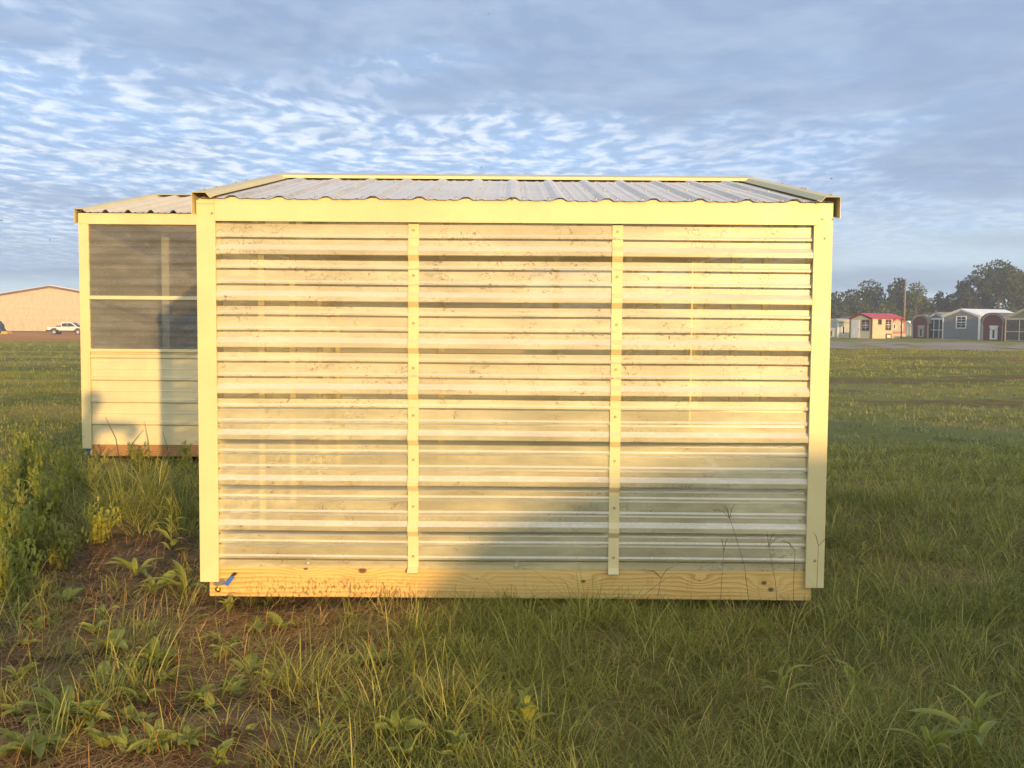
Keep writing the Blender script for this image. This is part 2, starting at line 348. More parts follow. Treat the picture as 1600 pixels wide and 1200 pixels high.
# red clay strip in front of the warehouse, mown verge by the sheds
redm = n.math('MULTIPLY', n.math('MULTIPLY', n.step(n.math('ADD', y, n.math('MULTIPLY', n.noise(o, 0.12, 4), 40)), 95, 112), n.step(y, 196, 204, 1, 0)), n.step(x, -20, -32))
c = n.mix(redm, c, n.mix(n.step(n.noise(n.mapping(o, (0.12, 0.5, 1)), 1.0, 5), 0.4, 0.6), (0.62, 0.19, 0.04), (0.55, 0.28, 0.08)))
n.put(b.inputs['Base Color'], c)
bump(n, b, n.math('ADD', n.noise(o, 18, 6, 0.75), n.noise(o, 60, 4, 0.7)), 0.05, 0.9)
me.materials.append(m)

# gravel drive running past the display sheds: a sheet a few mm above the turf
def ground_strip(name, material, y0f, y1f, xs, n_across=14, lift=0.012):
    vs, fs = [], []
    for i, xx in enumerate(xs):
        for j in range(n_across + 1):
            yy = y0f(xx) + (y1f(xx) - y0f(xx)) * j / n_across
            vs.append((xx, yy, g(xx, yy) + lift))
    k = n_across + 1
    for i in range(len(xs) - 1):
        for j in range(n_across): fs.append((i * k + j, (i + 1) * k + j, (i + 1) * k + j + 1, i * k + j + 1))
    return MB().add(vs, fs).build(name, material, kind='structure', smooth=True)
m, n, b = mat('gravel_drive', (0.3, 0.25, 0.2), 0.95, 0.1); o = coords(n)
cg = n.mix(n.step(n.noise(n.mapping(o, (0.25, 0.9, 1)), 1.0, 6, 0.65), 0.35, 0.68), (0.27, 0.215, 0.17), (0.38, 0.31, 0.245))
cg = n.mix(n.step(n.noise(o, 2.5, 5, 0.7), 0.5, 0.75, 0, 0.5), cg, (0.22, 0.15, 0.08))
n.put(b.inputs['Base Color'], cg); bump(n, b, n.noise(o, 25, 4), 0.02, 0.6)
ground_strip('gravel_road', m, lambda x: 57 + 1.5 * math.sin(x * 0.15) + 0.5 * math.sin(x * 0.9), lambda x: 75 + 1.0 * math.sin(x * 0.23 + 1) - 0.10 * (x - 20), np.linspace(8, 120, 90), 20)


# ------------------------------------------------------------------ corrugated sheets
RIB = 0.2286
def rib_profile(v0, v1, phase, big=0.021, small=0.0085):
    """[(v, out)] major rib centres at phase + k*RIB, two minor ribs between"""
    pts = [(v0, 0.0)]
    k0 = math.floor((v0 - phase) / RIB) - 1; k1 = math.ceil((v1 - phase) / RIB) + 1
    for k in range(k0, k1 + 1):
        c = phase + k * RIB
        for dv, hgt in ((-0.040, 0), (-0.0135, big * 0.95), (-0.0105, big), (0.0105, big), (0.0135, big * 0.95), (0.036, 0)): pts.append((c + dv, hgt))
        for mc in (c + RIB / 3, c + 2 * RIB / 3):
            for dv, hgt in ((-0.0150, 0), (-0.0045, small), (0.0045, small), (0.0135, 0)): pts.append((mc + dv, hgt))
    pts = [pts[0]] + sorted(p for p in pts[1:] if v0 < p[0] < v1)
    pts.append((v1, 0.0))
    return pts
def sheet(profile, length, place, nseg=1, wob=0.0):
    """profile extruded along u; place(u, v, out) -> xyz"""
    mb = MB(); k = len(profile); vs = []
    for i in range(nseg + 1):
        u = length * i / nseg
        for j, (v, q) in enumerate(profile):
            vs.append(place(u, v + wob * math.sin(u * 3.1 + v * 5) * (1 if 0 < j < k - 1 else 0), q + wob * 0.8 * math.sin(u * 4.7 + v * 9 + 1)))
    mb.add(vs, [(i * k + j, (i + 1) * k + j, (i + 1) * k + j + 1, i * k + j + 1) for i in range(nseg) for j in range(k - 1)])
    return mb

def add_screws(parent, pts, normal, m, r=0.0065, proto=[None]):
    """one small hex head per point, sharing a mesh"""
    key = m.name
    if not isinstance(proto[0], dict): proto[0] = {}
    q = Vector(normal).to_track_quat('Z', 'Y').to_euler()
    for p in pts:
        if key not in proto[0]:
            mb = MB().tube([(0, 0, -0.001), (0, 0, 0.0015)], r * 1.5, 10); mb.tube([(0, 0, 0.0015), (0, 0, 0.0055)], r, 6)
            o = mb.build('screw', m, parent); o.location = p; o.rotation_euler = q; proto[0][key] = o
        else:
            inst(proto[0][key], parent, p, q)

# ------------------------------------------------------------------ the clear-sided shed in front
XL, XR, YF, DEP = -1.553, 1.567, 5.055, 3.66
YB = YF + DEP; YM = YF + DEP / 2
ZE, ZR = 1.962, 2.318            # eave, ridge
shed = empty('display_shed', (0, YF, 0), label='small cream framed shed with clear ribbed plastic walls and grey ribbed roof', cat='shed')
def L(y): return y - YF
PH = 0.3445
# floor skids, deck and rim boards
MB().box(-1.515, 1.512, 0.028, 0.066, -0.010, 0.150).build('base_board', BOARD, shed, bevel=0.003)
MB().box(-1.515, 1.512, DEP - 0.066, DEP - 0.028, -0.010, 0.150).build('base_board', WOOD, shed, bevel=0.003)
for xx in (-1.50, 1.462): MB().box(xx, xx + 0.038, 0.068, DEP - 0.068, 0.014, 0.149).build('side_board', WOOD, shed)
# front wall sheets (two, lapped), side and rear sheets
def wall_sheet(x0, x1, z0, z1, yb, sgn=-1, nm='clear_wall_sheet', m=WALLP, wob=0.0012, nseg=26):
    return sheet(rib_profile(z0, z1, PH), x1 - x0, lambda u, v, q: (x0 + u, yb + sgn * q, v), nseg, wob).build(nm, m, shed)
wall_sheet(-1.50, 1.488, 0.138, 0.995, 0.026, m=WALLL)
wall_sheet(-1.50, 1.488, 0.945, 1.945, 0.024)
for xs_, sg in ((-1.545, -1), (1.558, 1)):
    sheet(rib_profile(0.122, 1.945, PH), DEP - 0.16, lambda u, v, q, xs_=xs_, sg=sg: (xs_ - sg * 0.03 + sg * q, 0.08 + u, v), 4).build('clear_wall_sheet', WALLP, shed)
wall_sheet(-1.50, 1.488, 0.135, 0.80, DEP - 0.03, 1, m=REARL, nseg=4)
wall_sheet(-1.50, 1.488, 0.76, 1.945, DEP - 0.032, 1, m=REARP, nseg=4)
# gable sheets
for xs_ in (-1.52, 1.532):
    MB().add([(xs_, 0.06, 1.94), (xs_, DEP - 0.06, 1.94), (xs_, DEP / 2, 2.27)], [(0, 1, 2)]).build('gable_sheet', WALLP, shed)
# corner trims: folded L sections
def corner(x_out, sx, y_out, sy, z0, z1, w=0.092, nm='corner_trim'):
    th = 0.004
    poly = [(x_out, y_out), (x_out + sx * w, y_out), (x_out + sx * w, y_out + sy * 0.018), (x_out + sx * (w - th), y_out + sy * 0.018),
            (x_out + sx * (w - th), y_out + sy * th), (x_out + sx * th, y_out + sy * th), (x_out + sx * th, y_out + sy * w), (x_out, y_out + sy * w)]
    return MB().prism(poly, 'z', z0, z1).build(nm, CREAM, shed, bevel=0.0015)
corner(XL, 1, 0.0, 1, 0.070, 1.946); corner(XR, -1, 0.0, 1, 0.062, 1.958)
corner(XL, 1, DEP, -1, 0.070, 1.958); corner(XR, -1, DEP, -1, 0.070, 1.958)
# eave fascia across the front and the back
for yy, s_ in ((-0.006, 1), (DEP + 0.006, -1)):
    poly = [(yy, 1.863), (yy, 1.966), (yy + s_ * 0.06, 1.977), (yy + s_ * 0.06, 1.974), (yy + s_ * 0.004, 1.962), (yy + s_ * 0.004, 1.863)]
    MB().prism(poly, 'x', -1.462 if s_ == 1 else XL, 1.494 if s_ == 1 else XR).build('eave_fascia', CREAM, shed, bevel=0.001)
MB().box(XL + 0.002, -1.4635, -0.004, 0.03, 1.9465, 1.964).build('fascia_return', CREAM, shed)
# batten strips formed over the ribs
for bx in (-0.489, 0.515):
    prof = [(v, q) for v, q in rib_profile(0.118, 1.857, PH) if not (0.0 < q < 0.0086)]
    prof = [(v, q) for v, q in prof if v in (0.118, 1.857) or q > 0.0106 or min(abs(((v - PH) % RIB) - RIB / 3), abs(((v - PH) % RIB) - 2 * RIB / 3)) > 0.02]
    w = 0.0262; vs = []
    for v, q in prof:
        y0 = 0.020 - q - 0.004 - (0.010 if v < 0.13 else 0)
        dxx = 0.0012 if q > 0.01 else 0.0
        vs += [(bx - w - dxx, y0 + 0.006, v), (bx - w - dxx, y0, v), (bx + w - dxx, y0, v), (bx + w - dxx, y0 + 0.006, v)]
    fs = [(i * 4 + j, i * 4 + j + 1, i * 4 + j + 5, i * 4 + j + 4) for i in range(len(prof) - 1) for j in range(3)]
    MB().add(vs, fs).build('batten_strip', CREAM, shed)
    add_screws(shed, [(bx, 0.0135, PH + k * RIB + 0.1143 + (0.004 if k % 2 else -0.003)) for k in range(0, 7)] + [(bx, 0.0135, 0.205)], (0, -1, 0), DSCREW, 0.0045)
    MB().box(bx - 0.02, bx + 0.02, 0.035, 0.075, 0.15, 1.936).build('wall_stud', CREAM2, shed)
add_screws(shed, [(-1.476 , -0.001, 1.90), (1.515, -0.001, 1.893), (1.53, -0.001, 1.80), (1.52, -0.001, 0.20)], (0, -1, 0), DSCREW, 0.005)
add_screws(shed, [(-1.02, 0.022, 0.163), (0.03, 0.022, 0.160), (1.05, 0.022, 0.158)], (0, -1, 0), SCREW, 0.0065)
# inner frame: posts, plates, rafters, rails
for xx in (-1.49, 1.46):
    for yy, zz in ((0.05, 1.936), (1.80, 2.22), (DEP - 0.09, 1.936)):
        MB().box(xx, xx + 0.04, yy, yy + 0.04, 0.15, zz).build('frame_post', CREAM2, shed)
    for yy in (0.95, 2.75): MB().box(xx + 0.002, xx + 0.038, yy, yy + 0.04, 0.15, 2.12).build('frame_post', CREAM2, shed)
    MB().box(xx + 0.003, xx + 0.037, 0.09, DEP - 0.1, 1.02, 1.06).build('side_rail', CREAM2, shed)
    MB().box(xx + 0.003, xx + 0.037, 0.09, DEP - 0.1, 1.89, 1.93).build('side_rail', CREAM2, shed)
for xx in (-0.62, 0.34, 0.95): MB().box(xx, xx + 0.05, DEP - 0.09, DEP - 0.05, 0.15, 1.936).build('frame_post', CREAM2, shed)
MB().box(-1.45, 1.46, DEP - 0.088, DEP - 0.052, 1.03, 1.07).build('rear_rail', CREAM2, shed)
MB().box(-1.45, 1.46, 0.037, 0.073, 1.937, 1.957).build('eave_plate', CREAM2, shed)
MB().box(-1.45, 1.46, DEP - 0.075, DEP - 0.04, 1.937, 1.957).build('eave_plate', CREAM2, shed)
SL = math.atan2(ZR - ZE, DEP / 2 + 0.02)
for xx in (-1.47, -0.52, 0.48, 1.44):
    MB().add(*(lambda h: ([(xx, 0.03, 1.938), (xx, DEP / 2, ZR - 0.06), (xx, DEP - 0.03, 1.938), (xx, DEP - 0.03, 1.957), (xx, DEP / 2, ZR - 0.03), (xx, 0.03, 1.957),
        (xx + 0.04, 0.03, 1.938), (xx + 0.04, DEP / 2, ZR - 0.06), (xx + 0.04, DEP - 0.03, 1.938), (xx + 0.04, DEP - 0.03, 1.957), (xx + 0.04, DEP / 2, ZR - 0.03), (xx + 0.04, 0.03, 1.957)],
        [(0, 1, 4, 5), (1, 2, 3, 4), (6, 11, 10, 7), (7, 10, 9, 8), (0, 5, 11, 6), (5, 4, 10, 11), (4, 3, 9, 10), (0, 6, 7, 1), (1, 7, 8, 2), (2, 8, 9, 3)]))(0)).build('rafter', CREAM2, shed)
# a door frame leaning inside on the right and a short inner partition
for xx in (0.86, 1.02): MB().box(xx, xx + 0.03, 2.2, 2.23, 0.15, 1.80).build('inner_post', CREAM2, shed)
MB().box(0.892, 1.018, 2.201, 2.229, 1.50, 1.54).build('inner_rail', CREAM2, shed)
MB().box(-1.43, -1.33, 1.60, 1.63, 0.60, 0.63).build('blue_tape_scrap', BLUE, shed)
# roof sheets: four per slope, ribs running down the slope
slen = math.hypot(ZR - ZE, DEP / 2 + 0.022)
cs, sn = math.cos(SL), math.sin(SL)
def roof_sheet(x0, x1, side, phase, lift):
    prof = rib_profile(x0, x1, phase, 0.0155, 0.0035)
    def place(u, v, q):
        yy = (-0.022 + u * cs - q * sn); zz = ZE + 0.008 + lift + u * sn + q * cs
        return (v, yy if side < 0 else DEP - yy, zz)
    return sheet(prof, slen - 0.012, place, 8, 0.0012).build('roof_sheet', ROOFP, shed, smooth=False)
RPH = -1.372
edges = [-1.54, -0.80, -0.0, 0.80, 1.565]
for sd in (-1, 1):
    for i in range(4): roof_sheet(edges[i] - (0.035 if i else 0), edges[i + 1], sd, RPH, 0.0015 * (i % 2))
mb = MB(); pr_ = rib_profile(-1.54, 1.565, RPH, 0.0175, 0.001); vs = []
for v, q in pr_: vs += [(v, -0.003, 1.950), (v, -0.003, ZE + 0.0085 + q * 0.5)]
mb.add(vs, [(2 * i, 2 * i + 2, 2 * i + 3, 2 * i + 1) for i in range(len(pr_) - 1)]).build('closure_strip', CREAM, shed)
nrm = (0, -sn, cs)
pts = []
for k in range(13):
    xr = RPH + k * RIB
    for off in (0.052, -0.052 + RIB):
        if xr + off < 1.5:
            for u in (0.035, 0.75, 1.45):
                if u < 0.1 or (k + int(u * 10)) % 2 == 0 or off < 0.1: pts.append((xr + off, -0.022 + u * cs - 0.003 * sn, ZE + 0.016 + u * sn))
add_screws(shed, pts, nrm, SCREW, 0.0075)
# ridge cap and rake trims
def slope_z(yl): return ZE + 0.010 + (yl + 0.022) * math.tan(SL)
yr = DEP / 2
zt = slope_z(yr) + 0.030
cap = [(yr - 0.20, slope_z(yr - 0.20) + 0.026), (yr, zt), (yr + 0.20, slope_z(yr - 0.20) + 0.026), (yr + 0.20, slope_z(yr - 0.20) + 0.030), (yr, zt + 0.004), (yr - 0.20, slope_z(yr - 0.20) + 0.030)]
cap[0:0] = [(yr - 0.203, slope_z(yr - 0.20) + 0.012)]
MB().prism(cap, 'x', -1.545, 1.57).build('ridge_cap', CREAM, shed)
for xo, s_ in ((-1.562, 1), (1.586, -1)):
    for sd in (-1, 1):
        mb = MB()
        def rk(dx0, h0, dx1, h1, mb=mb, xo=xo, s_=s_, sd=sd):
            vs = []
            for yl in (-0.045, yr):
                yy = yl if sd < 0 else DEP - yl
                vs += [(xo + s_ * dx0, yy, slope_z(yl) + h0), (xo + s_ * dx1, yy, slope_z(yl) + h1)]
            mb.add(vs, [(0, 1, 3, 2)])
        rk(0.0, -0.078, 0.0, 0.027); rk(0.0, 0.027, 0.070, 0.027); rk(0.070, 0.027, 0.092, 0.003); rk(0.092, 0.003, 0.112, 0.012); rk(0.0, -0.078, 0.012, -0.072)
        o_ = mb.build('rake_trim', CREAM, shed); sm = o_.modifiers.new('thick', 'SOLIDIFY'); sm.thickness = 0.002
add_screws(shed, [(-1.540, -0.022 + u * cs, slope_z(u) + 0.028) for u in (0.12, 0.33, 0.72, 0.95)] + [(1.565, -0.022 + u * cs, slope_z(u) + 0.028) for u in (0.06, 0.52, 0.58, 1.0)], nrm, DSCREW, 0.006)
# tow latch on the left end of the base board
lat = MB().tube([(-1.475, 0.020, 0.028), (-1.46, 0.012, 0.028)], 0.013, 10).build('brass_bolt', BRASS, shed, smooth=True)
mb = MB(); mb.prism([(-1.492, 0.055), (-1.478, 0.078), (-1.435, 0.083), (-1.418, 0.068), (-1.44, 0.052), (-1.48, 0.045)], 'y', 0.015, 0.026)
mb.build('latch_plate', STEEL, shed, bevel=0.002)
MB().prism([(-1.438, 0.058), (-1.40, 0.100), (-1.382, 0.092), (-1.418, 0.046)], 'y', 0.010, 0.0145).build('latch_strap', BLUE, shed)
MB().prism([(-1.402, 0.098), (-1.388, 0.116), (-1.368, 0.114), (-1.380, 0.100)], 'y', 0.009, 0.0142).build('strap_tip', DARK, shed)
# faint row of stamp bars on the board
for sx in (0.685, 0.705, 0.885, 0.905):
    mb = MB()
    for k in range(5): mb.box(sx, sx + 0.011, 0.0272, 0.0279, 0.045 + k * 0.014, 0.0475 + k * 0.014)
    mb.build('stamp_mark', OLDW, shed)

# ------------------------------------------------------------------ the taller shed behind on the left
s2x, s2y = -4.41, 10.46
shed2 = empty('tall_shed', (s2x, s2y, 0), label='cream metal shed with smoky upper panel standing behind on the left', cat='shed')
W2, D2, E2, Rg2, B2 = 4.6, 4.6, 2.46, 2.90, 0.04
def lap(z0, z1, x0, x1, y, m, nm, rib=0.2286):
    prof = [(z0, 0.0)]
    k = 0; zz = z0 + rib
    while zz < z1 - 0.02:
        prof += [(zz - 0.030, 0.0), (zz - 0.016, 0.016), (zz + 0.010, 0.016), (zz + 0.022, 0.0)]
        prof += [(zz + rib / 3 - 0.01 + 0.02, 0.0), (zz + rib / 3 + 0.02, 0.003), (zz + rib / 3 + 0.03, 0.0)] if zz + rib / 2 < z1 - 0.02 else []
        zz += rib
    prof.append((z1, 0.0))
    return sheet(prof, x1 - x0, lambda u, v, q: (x0 + u, y - q, v), 2).build(nm, m, shed2)
lap(0.10, 1.070, 0.08, W2 - 0.08, 0.03, CREAM2, 'steel_siding')
sheet(rib_profile(1.080, 2.40, 0.15, 0.008, 0.003), W2 - 0.16, lambda u, v, q: (0.08 + u, 0.03 - q, v), 10, 0.001).build('smoky_panel', CLEARP, shed2)
for xx in (0.0, W2 - 0.095): MB().box(xx, xx + 0.095, 0.0, 0.09, B2 + 0.02, E2 - 0.02).build('corner_trim', CREAM, shed2, bevel=0.002)
MB().box(0.0, W2, -0.005, 0.05, E2 - 0.11, E2 - 0.0).build('eave_fascia', CREAM, shed2, bevel=0.002)
MB().box(0.096, W2 - 0.096, -0.004, 0.03, 1.055, 1.085).build('sill_trim', CREAM, shed2, bevel=0.002)
MB().box(0.098, W2 - 0.098, -0.003, 0.011, 1.590, 1.626).build('mid_rail', CREAM2, shed2)
MB().box(0.06, W2 - 0.06, 0.034, 0.09, -0.02, 0.10).build('skid_board', OLDW, shed2)
MB().box(0.03, 0.10, 0.028, 0.033, B2 - 0.03, B2 + 0.012).build('blue_tape_scrap', BLUE, shed2)
MB().box(0.60, 0.68, 0.70, 0.78, 0.1, 2.4).build('inner_post', CREAM2, shed2)
for xx in (0.001, W2 - 0.041): MB().box(xx, xx + 0.04, 0.092, D2, B2, E2 - 0.005).build('side_wall', CREAM2, shed2)
MB().box(0.042, W2 - 0.042, D2 - 0.04, D2, B2, E2 - 0.005).build('rear_wall', CREAM2, shed2)
MB().box(0.09, W2 - 0.09, 0.10, D2 - 0.05, 0.02, 0.06).build('floor_deck', PLY, shed2)
for xx in (0.0015, W2 - 0.0395): MB().prism([(0.092, E2 - 0.004), (D2, E2 - 0.004), (D2 / 2, Rg2 - 0.01)], 'x', xx, xx + 0.038).build('gable_wall', CREAM2, shed2)
ROOF2 = painted('pale_steel_roof', (0.66, 0.58, 0.44), 0.5, 0.06)
sl2 = math.atan2(Rg2 - E2, D2 / 2)
for sd in (-1, 1):
    for i in range(4):
        x0, x1 = -0.01 + i * 1.15, -0.01 + (i + 1) * 1.155
        sheet(rib_profile(x0, x1, 0.06, 0.028, 0.005), math.hypot(Rg2 - E2, D2 / 2) + 0.03, lambda u, v, q, sd=sd, i=i: (v, (-0.03 + u * math.cos(sl2) - q * math.sin(sl2)) if sd < 0 else D2 + 0.03 - u * math.cos(sl2), E2 + 0.004 + 0.002 * (i % 2) + u * math.sin(sl2) + q * math.cos(sl2)), 1).build('roof_sheet', ROOF2, shed2)
MB().prism([(D2 / 2 - 0.18, Rg2 + 0.005), (D2 / 2, Rg2 + 0.045), (D2 / 2 + 0.18, Rg2 + 0.005), (D2 / 2, Rg2 + 0.036)], 'x', -0.012, W2 + 0.02).build('ridge_cap', CREAM, shed2)
for sd in (-1, 1):
    for xo, s_ in ((-0.022, 1), (W2 + 0.03, -1)):
        mb = MB()
        def rk(a, h0, b_, h1):
            vs = []
            for yl in (-0.05, D2 / 2):
                yy = yl if sd < 0 else D2 - yl; zz = E2 + 0.004 + (yl + 0.03) * math.tan(sl2)
                vs += [(xo + s_ * a, yy, zz + h0), (xo + s_ * b_, yy, zz + h1)]
            mb.add(vs, [(0, 1, 3, 2)])
        rk(0, -0.11, 0, 0.036); rk(0, 0.036, 0.09, 0.036); rk(0.09, 0.036, 0.11, 0.012)
        o_ = mb.build('rake_trim', CREAM, shed2); sm = o_.modifiers.new('thick', 'SOLIDIFY'); sm.thickness = 0.003

# ------------------------------------------------------------------ far display sheds
def paint(name, col, rough=0.6): return painted(name, col, rough, 0.08, damt=0.1, scale=2.0)
P_GRAY = paint('slate_grey_siding', (0.20, 0.215, 0.235)); P_MAR = paint('maroon_siding', (0.165, 0.055, 0.06)); P_GRN = paint('dark_green_siding', (0.085, 0.11, 0.085))
P_CRM = paint('buttercream_siding', (0.55, 0.51, 0.36)); P_RED = paint('red_metal_roof', (0.50, 0.035, 0.055), 0.4); P_WHT = paint('white_metal_roof', (0.80, 0.80, 0.80), 0.4)
P_WTR = paint('white_trim', (0.72, 0.71, 0.68)); P_BRN = paint('dark_brown_trim', (0.13, 0.055, 0.045)); P_TAN = paint('tan_trim', (0.40, 0.36, 0.30)); P_SHG = paint('grey_shingle', (0.22, 0.215, 0.215), 0.8)
P_PGR = paint('pale_green_siding', (0.42, 0.45, 0.38)); P_GLS, _, _ = mat('dark_window_glass', (0.035, 0.04, 0.045), 0.12, 0.5); P_SCR = poly_mat('dark_screen', (0.15, 0.16, 0.17), 0.6, 0.0, 0.4, 0.3)
P_SAL = paint('salmon_roof', (0.60, 0.20, 0.15)); P_GRM = paint('green_metal', (0.15, 0.19, 0.16))

def on_face(face, w):
    """maps (a, depth, z) boxes on the front (-y) or on the right side (+x)"""
    if face == 'front': return lambda mb, a0, a1, d0, d1, z0, z1: mb.box(a0, a1, -d1, -d0, z0, z1)
    return lambda mb, a0, a1, d0, d1, z0, z1: mb.box(w / 2 + d0, w / 2 + d1, a0, a1, z0, z1)
def window(parent, face, w, a, z, ww, hh, trim, cols=2, rows=2, glass=None, split=True):
    B = on_face(face, w); t_ = 0.09
    mb = MB(); B(mb, a - ww / 2, a + ww / 2, 0.0, 0.05, z, z + t_); B(mb, a - ww / 2, a + ww / 2, 0.0, 0.05, z + hh - t_, z + hh)
    B(mb, a - ww / 2, a - ww / 2 + t_, 0.0, 0.049, z + t_, z + hh - t_); B(mb, a + ww / 2 - t_, a + ww / 2, 0.0, 0.049, z + t_, z + hh - t_)
    fr = mb.build('window', trim, parent)
    mb = MB(); B(mb, a - ww / 2 + t_, a + ww / 2 - t_, 0.004, 0.012, z + t_, z + hh - t_); mb.build('pane', glass or P_GLS, fr)
    mb = MB()
    for i in range(1, cols): xx = a - ww / 2 + t_ + (ww - 2 * t_) * i / cols; B(mb, xx - 0.014, xx + 0.014, 0.013, 0.024, z + t_, z + hh - t_)
    for j in range(1, rows): zz = z + t_ + (hh - 2 * t_) * j / rows; s_ = 0.035 if j * 2 == rows else 0.014; B(mb, a - ww / 2 + t_, a + ww / 2 - t_, 0.0125, 0.027, zz - s_, zz + s_)
    mb.build('muntin', P_WTR, fr)
def dog_door(parent, a, w, ww, hh, trim, z=0.12):
    B = on_face('front', w)
    mb = MB(); B(mb, a - ww / 2, a + ww / 2, 0.0, 0.04, z, z + hh); d = mb.build('door', trim, parent)
    mb = MB(); B(mb, a - ww / 2 - 0.05, a + ww / 2 + 0.05, 0.0, 0.055, z + hh, z + hh + 0.13); mb.build('door_header', trim, d)
    mb = MB(); B(mb, a - ww * 0.13, a + ww * 0.13, 0.0405, 0.05, z + hh * 0.12, z + hh * 0.80); mb.build('door_slot', P_GLS, d)
    for s_ in (-1, 1):
        mb = MB(); B(mb, a + s_ * ww * 0.36 - 0.05, a + s_ * ww * 0.36 + 0.05, 0.0405, 0.05, z + hh * 0.80, z + hh * 0.84); mb.build('hinge', DARK, d)
def roofline(w, eave, rise, kind, over=0.0, lift=0.0):
    hw = w / 2 + over
    if kind == 'gable': return [(-hw, eave + lift), (0, eave + rise + lift), (hw, eave + lift)]
    pts = []
    n_ = 9
    for i in range(n_ + 1):
        a = math.pi - math.pi * i / n_
        pts.append((hw * math.copysign(abs(math.cos(a)) ** 0.8, math.cos(a)), eave + lift + rise * (math.sin(a) ** 0.9 if math.sin(a) > 1e-6 else 0)))
    return pts
def kennel(name, label, cat, px, d, rot, w, l, eave, rise, kind, wall, roof, trim, rl=None, open_front=False, group=None, xw=None):
    x_ = (px - 800) / 1600 * d if xw is None else xw
    k = empty(name, (x_, d, g(x_, d) - 0.03), R(rot), label=label, cat=cat, group=group)
    top = roofline(w, eave, rise, kind)
    if not open_front:
        MB().prism([(-w / 2, 0.0)] + top + [(w / 2, 0.0)], 'y', 0.0, l).build('wall', wall, k)
    else:      # screened run: gable head, three walls, frame and screen
        MB().prism(top, 'y', 0.0, 0.06).build('gable_wall', wall, k)
        MB().prism([(-w / 2, 0.0)] + top + [(w / 2, 0.0)], 'y', l * 0.45, l).build('wall', wall, k)
        for xx in (-w / 2, w / 2 - 0.10): MB().box(xx, xx + 0.10, 0.001, 0.11, 0, eave).build('frame_post', trim, k)
        MB().box(-w / 2 - 0.003, w / 2 + 0.003, -0.02, 0.10, eave - 0.12, eave + 0.03).build('frame_beam', trim, k)
        for xx in (-w * 0.12, w * 0.17): MB().box(xx, xx + 0.06, 0.01, 0.07, 0.1, eave - 0.13).build('frame_post', trim, k)
        MB().box(-w / 2 + 0.11, w / 2 - 0.11, 0.012, 0.068, eave * 0.42, eave * 0.42 + 0.06).build('frame_rail', trim, k)
        MB().box(-w / 2 + 0.11, w / 2 - 0.11, 0.014, 0.066, 0.02, 0.16).build('frame_rail', wall, k)
        MB().box(-w / 2 + 0.101, w / 2 - 0.101, 0.03, 0.034, 0.165, eave - 0.125).build('screen', P_SCR, k)
        MB().box(w / 2 - 0.05, w / 2 - 0.046, 0.112, l * 0.449, 0.1, eave - 0.02).build('screen', P_SCR, k)
    o1 = roofline(w, eave, rise, kind, 0.10, 0.02); o2 = roofline(w, eave, rise, kind, 0.14, 0.085)
    MB().prism(o1 + o2[::-1], 'y', -0.10, (rl or l) + 0.08).build('roof', roof, k)
    e1 = roofline(w, eave, rise, kind, 0.0, -0.10); e2 = roofline(w, eave, rise, kind, 0.06, 0.018)
    MB().prism(e1 + e2[::-1], 'y', -0.045, -0.003).build('rake_board', trim, k)
    if not open_front:
        for xx in (-w / 2 - 0.012, w / 2 - 0.085): MB().box(xx, xx + 0.097, -0.035, -0.002, 0.02, eave - 0.09).build('corner_board', trim, k)
        MB().box(w / 2 + 0.003, w / 2 + 0.032, 0.0, 0.10, 0.02, eave - 0.01).build('corner_board', trim, k)
    return k
TH = -58
k = kennel('dog_kennel', 'small pale grey kennel half hidden behind the shed corner', 'kennel', 1298, 101, TH, 1.5, 2.2, 1.5, 0.35, 'barrel', P_PGR, P_TAN, P_WTR)
dog_door(k, 0, 1.5, 0.6, 0.75, P_WTR)
for dz_ in (0,): window(k, 'side', 1.5, 0.8, 0.35, 0.45, 0.85, P_WTR, 1, 1)
k = kennel('dog_kennel', 'dark green round roofed kennel with small white door, left of the cream cottage', 'kennel', 1318, 103, TH, 1.75, 2.2, 1.35, 0.68, 'barrel', P_GRN, P_SHG, P_TAN)
dog_door(k, 0.05, 1.75, 0.62, 0.95, P_WTR)
# cream cottage with the red roof
k = kennel('garden_cottage', 'cream cottage shed with red metal roof and dark brown trim', 'shed', 1343, 92, TH, 2.60, 3.1, 1.93, 0.48, 'gable', P_CRM, P_RED, P_BRN, rl=4.6)
k.scale = (0.92, 0.92, 0.92)
window(k, 'front', 2.6, 0.62, 0.78, 0.86, 1.05, P_BRN, 2, 4)
window(k, 'side', 2.6, 1.18, 1.38, 0.50, 0.52, P_BRN, 1, 1); window(k, 'side', 2.6, 2.45, 0.84, 0.80, 1.04, P_BRN, 2, 4)
B = on_face('front', 2.6); mb = MB(); B(mb, -1.10, -0.10, 0.0, 0.05, 0.06, 1.80); dr = mb.build('door', P_WTR, k)
for i in range(2):
    for j in range(3): mb = MB(); B(mb, -1.0 + i * 0.44, -0.64 + i * 0.44, 0.0505, 0.062, 0.18 + j * 0.54, 0.62 + j * 0.54); mb.build('door_panel', P_WTR, dr)
mb = MB(); B(mb, -0.2, -0.15, 0.0505, 0.09, 0.9, 0.95); mb.build('handle', DARK, dr)
B = on_face('side', 2.6); mb = MB(); B(mb, 2.1, 2.95, 0.0, 0.05, 0.03, 0.50); dd = mb.build('pet_door', P_BRN, k); mb = MB(); B(mb, 2.25, 2.8, 0.0505, 0.06, 0.08, 0.38); mb.build('flap', P_WTR, dd)
MB().box(1.19, 1.27, 4.5, 4.58, 0, 1.93).build('porch_post', P_BRN, k); MB().box(-1.27, -1.19, 4.5, 4.58, 0, 1.93).build('porch_post', P_BRN, k); MB().box(-1.2, 1.2, 3.12, 4.6, 0.05, 0.20).build('porch_deck', P_TAN, k)
